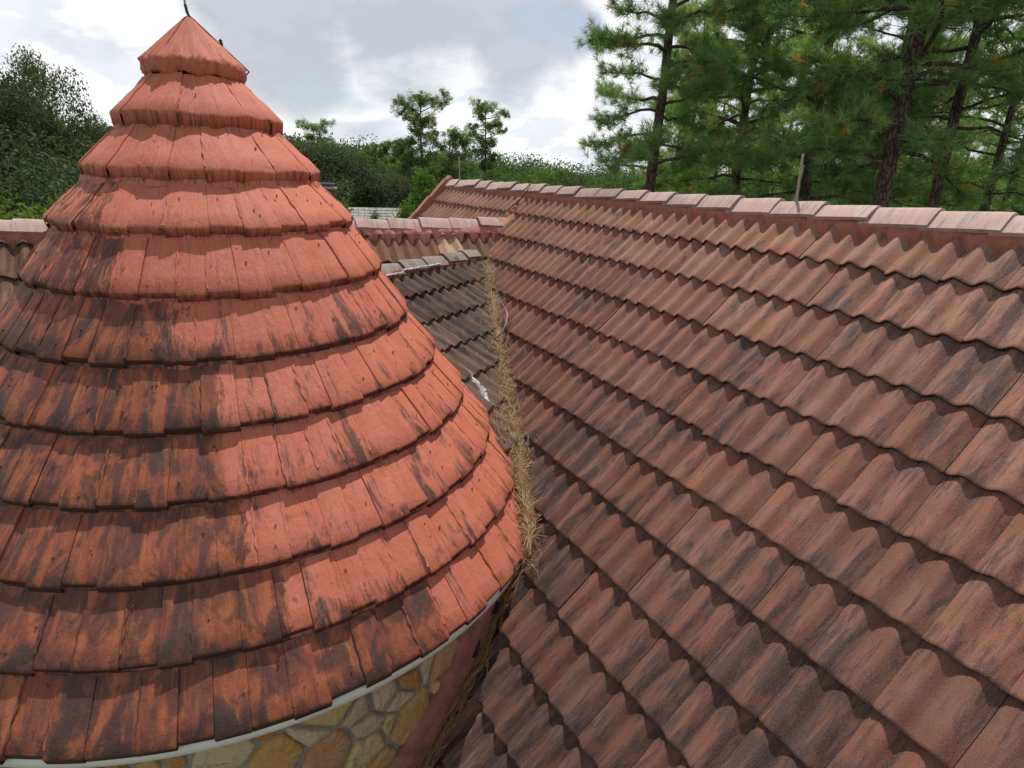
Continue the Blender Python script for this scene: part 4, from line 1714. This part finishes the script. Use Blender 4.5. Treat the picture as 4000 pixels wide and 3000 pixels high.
# near pines right of the roof
pineA = pine_meshes(101, 19.0, 8.9, 2.2, 58, 0.20, bare=9, K=29, W=0.0058, sub=4)
pineB = pine_meshes(202, 20.0, 8.2, 3.4, 66, 0.20, bare=7, K=29, W=0.0058, sub=4)
pineC = pine_meshes(303, 21.0, 9.3, 3.2, 60, 0.23, bare=9, K=29, W=0.0058, sub=4)
pineD = pine_meshes(404, 18.0, 8.8, 2.6, 40, 0.15, bare=12, K=24, W=0.006, dens=0.8)
G1 = 'tall pines behind the main ridge'
near_pines = [
    (pineA, 1388, 410, 16.5, 0.6, 1.0, 'pine left of its group with bare reddish trunk and a drooping left branch', (0.0, 0.035)),
    (pineB, 1752, 420, 19.0, 2.0, 1.0, 'bushy pine directly behind the tall lightning rod on the ridge', (0, 0.02)),
    (pineC, 1912, 440, 14.5, 1.1, 1.0, 'pine with the thickest leaning grey brown trunk right of the lightning rod', (0, 0.07)),
    (pineD, 2012, 440, 16.5, 4.0, 1.1, 'pine with crooked dark trunk just right of the thickest trunk', (0, 0.05)),
    (pineD, 2135, 440, 17.5, 0.9, 0.95, 'thin sparse pine leaning right at the right edge of the photo', (0, 0.09)),
    (pineB, 1600, 400, 22.0, 3.4, 1.0, 'pine filling the gap between the left pine and the bushy pine', (0, 0.02)),
    (pineC, 1845, 430, 25.0, 5.2, 0.95, 'pine half hidden between the bushy pine and the thickest trunk', (0, 0.06)),
    (pineA, 1485, 400, 30.0, 2.6, 0.85, 'slim pine seen low between the left pine and its neighbour', (0, 0.01)),
]
for ms, px, py, d, rz, sc, lab, tl in near_pines:
    tree('pine_tree', ms, ground_at(px, py, d), rz, sc, lab, 'pine tree', G1, tilt=tl)

# slender pines deeper in the grove
pineF = pine_meshes(505, 17.0, 7.5, 2.8, 36, 0.17, K=12, L=0.30, W=0.014, bare=5, sub=3, dens=0.8)
pineG = pine_meshes(606, 15.5, 5.5, 2.6, 40, 0.15, K=12, L=0.30, W=0.014, bare=4, sub=3, dens=0.8)
deep = [(1455, 33, 'first thin trunk right of the left pine, deep in the grove'), (1535, 38, 'dark pine deep in the grove under the gap of sky'),
        (1640, 31, 'pine with pale thin trunk deep in the grove left of the lightning rod'), (1690, 42, 'slender pine deep in the grove next to the lightning rod'),
        (1790, 36, 'dark pine deep in the grove right of the lightning rod'), (1955, 33, 'pine deep in the grove between the two leaning trunks'),
        (2070, 38, 'round topped pine deep in the grove near the right edge'), (1580, 27, 'nearest of the slender pines left of the lightning rod'),
        (1885, 28, 'slender pine close behind the thickest leaning trunk'), (1730, 50, 'farthest pine behind the foot of the lightning rod'), (2110, 46, 'far pine between the crooked trunk and the right edge'), (2165, 30, 'rearmost pine at the right edge of the grove')]
for k, (px, d, lab) in enumerate(deep):
    tree('pine_tree', pineF if k % 2 else pineG, ground_at(px, 400, d), k * 1.7, 0.88 + 0.05 * (k % 4), lab, 'pine tree', 'slender pines deep in the grove')

# pines beyond the roof in the middle
def far_pine(seed, height, crown0, spread, limbs, trunk_r, top=0.75, per=85):
    rng = np.random.default_rng(seed)
    g = Geo()
    ax = [Vector((0.25 * math.sin(k * 0.5 + seed), 0.2 * math.cos(k * 0.7 + seed), height * 0.97 * k / 9)) for k in range(10)]
    g.tube(ax, [trunk_r * (1 - 0.8 * k / 9) for k in range(10)], 8)
    cs, rs = [], []
    for b in range(limbs):
        fz = (b + rng.random()) / limbs
        z = crown0 + (height * 0.95 - crown0) * fz
        q = z / (height * 0.97) * 9
        k = min(int(q), 8)
        o = ax[k].lerp(ax[k + 1], q - k)
        ln = spread * (0.45 + 0.75 * math.sin(math.pi * (0.15 + top * fz))) * rng.uniform(0.45, 1.1)
        az = b * 2.4 + rng.normal(0, 0.5)
        rise = rng.uniform(-0.10, 0.55) + 0.22 * fz
        pts = [o + Vector((math.cos(az) * ln * f, math.sin(az) * ln * f, ln * rise * f * (0.6 + 0.4 * f))) for f in (0, 0.35, 0.7, 1.0)]
        g.tube(pts, [trunk_r * 0.28, trunk_r * 0.2, trunk_r * 0.12, 0.02], 5, caps=False)
        for e in range(int(5 + ln * 4.5)):
            f = 1 - 0.6 * rng.random() ** 1.5
            p = pts[0].lerp(pts[3], f) + Vector((rng.normal(0, 0.36), rng.normal(0, 0.36), rng.uniform(-0.25, 0.45)))
            cs.append(tuple(p))
            rs.append(rng.uniform(0.22, 0.58))
    crown = leaf_cloud('crown', cs, rs, per, 0.080, rng, M['needles_far'], 0.85, 0.35, 0.7)
    return g.mesh('trunk'), crown


pineM1 = far_pine(711, 18.6, 13.2, 2.7, 22, 0.26, 0.6)
pineM2 = far_pine(722, 17.8, 10.4, 2.1, 24, 0.22, 0.6)
pineM3 = far_pine(733, 14.2, 6.0, 2.5, 40, 0.2, 0.62)
G2 = 'pines standing above the distant woods'
for ms, px, py, d, topy, rz, lab in [
    (pineM1, 912, 385, 66, 184, 0.3, 'tallest distant pine with a flat crown left of the gable'),
    (pineM2, 1050, 385, 66, 212, 2.2, 'lone distant pine with open crown right of the gable peak'),
    (pineM3, 966, 385, 62, 268, 1.2, 'low distant pine just behind the gable peak'),
    (pineM3, 885, 380, 64, 285, 4.1, 'rounded distant pine under the tallest distant pine'),
    (pineM3, 812, 380, 70, 292, 3.0, 'small round distant pine between the turret and the tallest pine'),
    (pineM2, 684, 330, 75, 253, 0.8, 'distant pine with layered crown just right of the turret')]:
    top = at(px, topy, d)
    hgt = max(v.co.z for v in ms[1].vertices)
    tree('pine_tree', ms, Vector((top.x, top.y, 0)), rz, top.z / hgt, lab, 'pine tree', G2)

# live oaks
oak1 = broad_meshes(31, 13.5, 7.0, 4.0, 300, 420, 0.098, 'oakleaf', 0.4, clump_r=0.16)
oak2 = broad_meshes(32, 10.5, 6.0, 2.5, 280, 420, 0.098, 'oakleaf', 0.35, clump_r=0.16)
oak3 = broad_meshes(33, 9.0, 5.5, 2.0, 280, 420, 0.098, 'oakleaf', 0.3, clump_r=0.16)
G3 = 'live oaks around the house'


def topped(name, ms, px, topy, d, rz, lab, cat, group, bark='oakbark', wide=1.0):
    top = at(px, topy, d)
    hgt = max(v.co.z for v in ms[1].vertices)
    s = top.z / hgt
    return tree(name, ms, Vector((top.x, top.y, 0)), rz, (s * wide, s * wide, s), lab, cat, group, bark)


for ms, px, topy, d, rz, lab, w in [
    (oak1, -30, 98, 34, 0.4, 'tall live oak at the left edge rising above the other oaks', 0.56),
    (oak2, 60, 272, 27, 1.4, 'dense grey green oak below the tall oak at the left edge', 1.0),
    (oak3, 165, 285, 34, 2.9, 'oak against the left side of the turret', 1.0),
    (oak2, 215, 268, 55, 3.9, 'distant oak whose top shows beside the turret on the left', 1.0),
    (oak2, 700, 292, 54, 0.2, 'broad grey green oak just right of the turret', 1.0),
    (oak3, 640, 282, 52, 2.0, 'oak partly hidden behind the right side of the turret', 1.1),
    (oak3, 790, 345, 55, 5.0, 'oak with pale foliage behind the grey neighbouring roof', 1.0),
    (oak2, 850, 352, 57, 3.3, 'oak left of the bright sapling by the gable', 0.8)]:
    topped('oak_tree', ms, px, topy, d, rz, lab, 'oak tree', G3, wide=w)

# bright saplings and shrubs near the roofs
sap = broad_meshes(41, 6.2, 1.5, 0.6, 90, 190, 0.048, 'brightleaf', 0.06, 'spire', clump_r=0.2)
shr = broad_meshes(42, 5.6, 1.9, 0.6, 90, 240, 0.050, 'brightleaf', 0.08, clump_r=0.2)
G4 = 'bright green saplings beside the roofs'
for ms, px, topy, d, rz, lab, w in [
    (sap, 915, 357, 26, 0.2, 'tallest bright green sapling beside the gable end', 0.95),
    (sap, 880, 432, 23, 1.9, 'small bright sapling left of the tallest sapling', 0.75),
    (sap, 738, 425, 22, 3.0, 'bright conical sapling beside the turret at the grey roof', 0.7),
    (sap, 806, 448, 24, 4.0, 'little sapling tip in front of the grey roof', 0.5),
    (shr, 15, 412, 17, 0.8, 'bright leafy shrub at the left edge above the wing ridge', 1.0),
    (shr, 80, 422, 17.5, 2.7, 'bright leafy shrub between the left edge and the turret', 1.0),
    (shr, 1165, 350, 44, 2.0, 'bright rounded tree above the middle of the main ridge', 1.1),
    (shr, 1300, 395, 36, 0.3, 'yellow green bush behind the ridge left of the pine trunk', 1.2)]:
    topped('leafy_shrub', ms, px, topy, d, rz, lab, 'shrub', G4, wide=w)

# rounded trees of the middle distance
wood1 = broad_meshes(51, 9.5, 5.0, 1.0, 110, 330, 0.115, 'woodleaf', 0.25, clump_r=0.2)
wood2 = broad_meshes(52, 8.5, 5.5, 1.0, 110, 330, 0.115, 'woodleaf', 0.25, clump_r=0.2)
wl = ['rounded wood tree beyond the main ridge', 'leafy wood tree beyond the main ridge']
spots = [(985, 350, 85), (1035, 362, 60), (1095, 366, 70), (1130, 372, 52), (1225, 372, 60), (1275, 380, 50), (1340, 382, 58), (1405, 385, 52),
         (1450, 380, 60), (1500, 372, 75), (1560, 368, 70), (1620, 362, 65), (1690, 360, 60), (1760, 352, 62), (1840, 348, 58), (1930, 344, 60),
         (2020, 340, 58), (2100, 346, 55), (2190, 352, 50), (870, 340, 95), (760, 318, 95), (690, 305, 110), (560, 290, 100), (330, 262, 100), (230, 262, 110)]
where = ['above the gable peak', 'right of the gable peak', 'under the lone pine', 'left of the bright rounded tree', 'right of the bright rounded tree',
         'left of the yellow green bush', 'right of the yellow green bush', 'at the foot of the left pine', 'just right of the left pine', 'low in the grove at its left',
         'in the grove below the sky gap', 'low in the grove left of the rod', 'low beside the lightning rod', 'just right of the lightning rod', 'behind the half hidden pine',
         'behind the thickest trunk', 'behind the crooked trunk', 'left of the thin leaning pine', 'at the right edge of the photo', 'behind the bright sapling tops',
         'behind the small round pine', 'below the layered pine', 'hidden behind the right of the turret', 'hidden behind the turret', 'left of the turret beyond the oaks']
for k, ((px, ty, d), w) in enumerate(zip(spots, where)):
    topped('wood_tree', wood1 if k % 2 else wood2, px, ty, d, k * 1.3, 'green woodland tree ' + w, 'tree', 'woodland trees of the middle distance', wide=1.15)

# distant wood up to the horizon, one mass
rng = np.random.default_rng(77)
cs, rs = [], []
while len(cs) < 2300:
    d = 90 + 290 * rng.random() ** 1.2
    az = rng.uniform(-58, 58)
    x, y = d * math.sin(R(az)), d * math.cos(R(az))
    hgt = 7.5 + 1.2 * math.sin(x * 0.021 + 1) * math.sin(y * 0.013) + rng.uniform(0, 1.6) + 0.003 * d
    if az < 2:
        hgt += 1.0 + 0.020 * d * min(1, (2 - az) / 20)
    cs.append((x, y, hgt - 1.5))
    rs.append(rng.uniform(1.8, 3.6))
far = leaf_cloud('distant_wood', cs, rs, 170, 0.24, rng, M['woodleaf'], 1.0, 0.22)
o = link('distant_wood', far, [])
tag(o, 'continuous dark green forest reaching to the horizon', 'forest', kind='stuff')

# ------------------------------------------------------------------ neighbouring house
nb = empty('neighbour_house', (0, 0, 0))
tag(nb, 'neighbouring house with pale grey flat tile roof among the oaks', 'house')
M['greytile'] = simple('pale grey flat roof tile', (0.26, 0.25, 0.225), 0.85, var=0.25, scale=3.0, bump=0.1)
M['brick'] = simple('red brown brick', (0.20, 0.085, 0.06), 0.9, var=0.35, scale=20)
a = at(700, 447, 40)
b = at(905, 449, 40)
du = (b - a).normalized()
du.z = 0
du = du.normalized()
hd = Vector((du.y, -du.x, 0))
sl = R(27)
g = Geo()
rows_n = 12
for side in (1, -1):
    for k in range(rows_n):
        s0, s1 = k * 0.33, (k + 1) * 0.33 + 0.02
        for c in range(44):
            x0, x1 = -2 + c * 0.34, -2 + (c + 1) * 0.34 - 0.012
            hh = hd * side
            jz = random.uniform(-0.006, 0.006)
            P_ = lambda x, s, z: tuple(a + du * x + hh * (s * math.cos(sl)) + Vector((0, 0, -s * math.sin(sl) + z)))
            vs = [P_(x0, s1, 0.05 + jz), P_(x1, s1, 0.05 + jz), P_(x1, s0, 0.02), P_(x0, s0, 0.02), P_(x0, s1, 0.0), P_(x1, s1, 0.0)]
            fs = [(0, 1, 2, 3), (4, 5, 1, 0)]
            g.add(vs, fs if side == 1 else [f[::-1] for f in fs], flat=True)
roofn = g.build('roof', M['greytile'], nb)
# small cross gable towards the camera
g = Geo()
gc = a + du * 4.2
for s in (1, -1):
    for k in range(7):
        w0, w1 = k * 0.3, (k + 1) * 0.3 + 0.02
        for q in range(9):
            y0, y1 = 0.6 + q * 0.34, 0.6 + (q + 1) * 0.34 - 0.012
            P_ = lambda w, y, z: tuple(gc + du * (s * w * 0.8) + hd * y + Vector((0, 0, -0.33 - w * 0.5 + z)))
            vs = [P_(w1, y0, 0.05), P_(w1, y1, 0.05), P_(w0, y1, 0.02), P_(w0, y0, 0.02), P_(w1, y0, 0), P_(w1, y1, 0)]
            fs = [(0, 1, 2, 3), (4, 5, 1, 0)]
            g.add(vs, fs, flat=True)
g.tube([gc + hd * 3.75 + Vector((0, 0, -0.30)), gc + hd * 0.3 + Vector((0, 0, -0.26))], 0.06, 6)
g.build('cross_gable', M['greytile'], nb)
g = Geo()
rt_ = Matrix.Rotation(math.atan2(du.y, du.x), 3, 'Z')
mc = a + du * 5.4
g.box((mc.x, mc.y, (a.z - 1.7) / 2), (14.6, 6.6, a.z - 1.7), rt_)
g.build('wall', M['wall'], nb)
ct = at(708, 408, 38)
g = Geo()
g.box((ct.x, ct.y, ct.z - 1.5), (0.85, 0.6, 3.0), rt_)
ch = g.build('chimney', M['brick'], nb)
g = Geo()
g.box((ct.x, ct.y, ct.z + 0.05), (1.0, 0.75, 0.10), rt_)
g.build('chimney_cap', M['cement'], ch)
g = Geo()
for dx in (-0.28, 0.28):
    for dy in (-0.18, 0.18):
        c = Vector((ct.x, ct.y, ct.z + 0.18)) + du * dx + hd * dy
        g.box(c, (0.08, 0.08, 0.16), rt_)
g.box((ct.x, ct.y, ct.z + 0.29), (0.85, 0.6, 0.06), rt_)
g.build('flue_cover', M['lead'], ch)
for k in range(3):
    pass
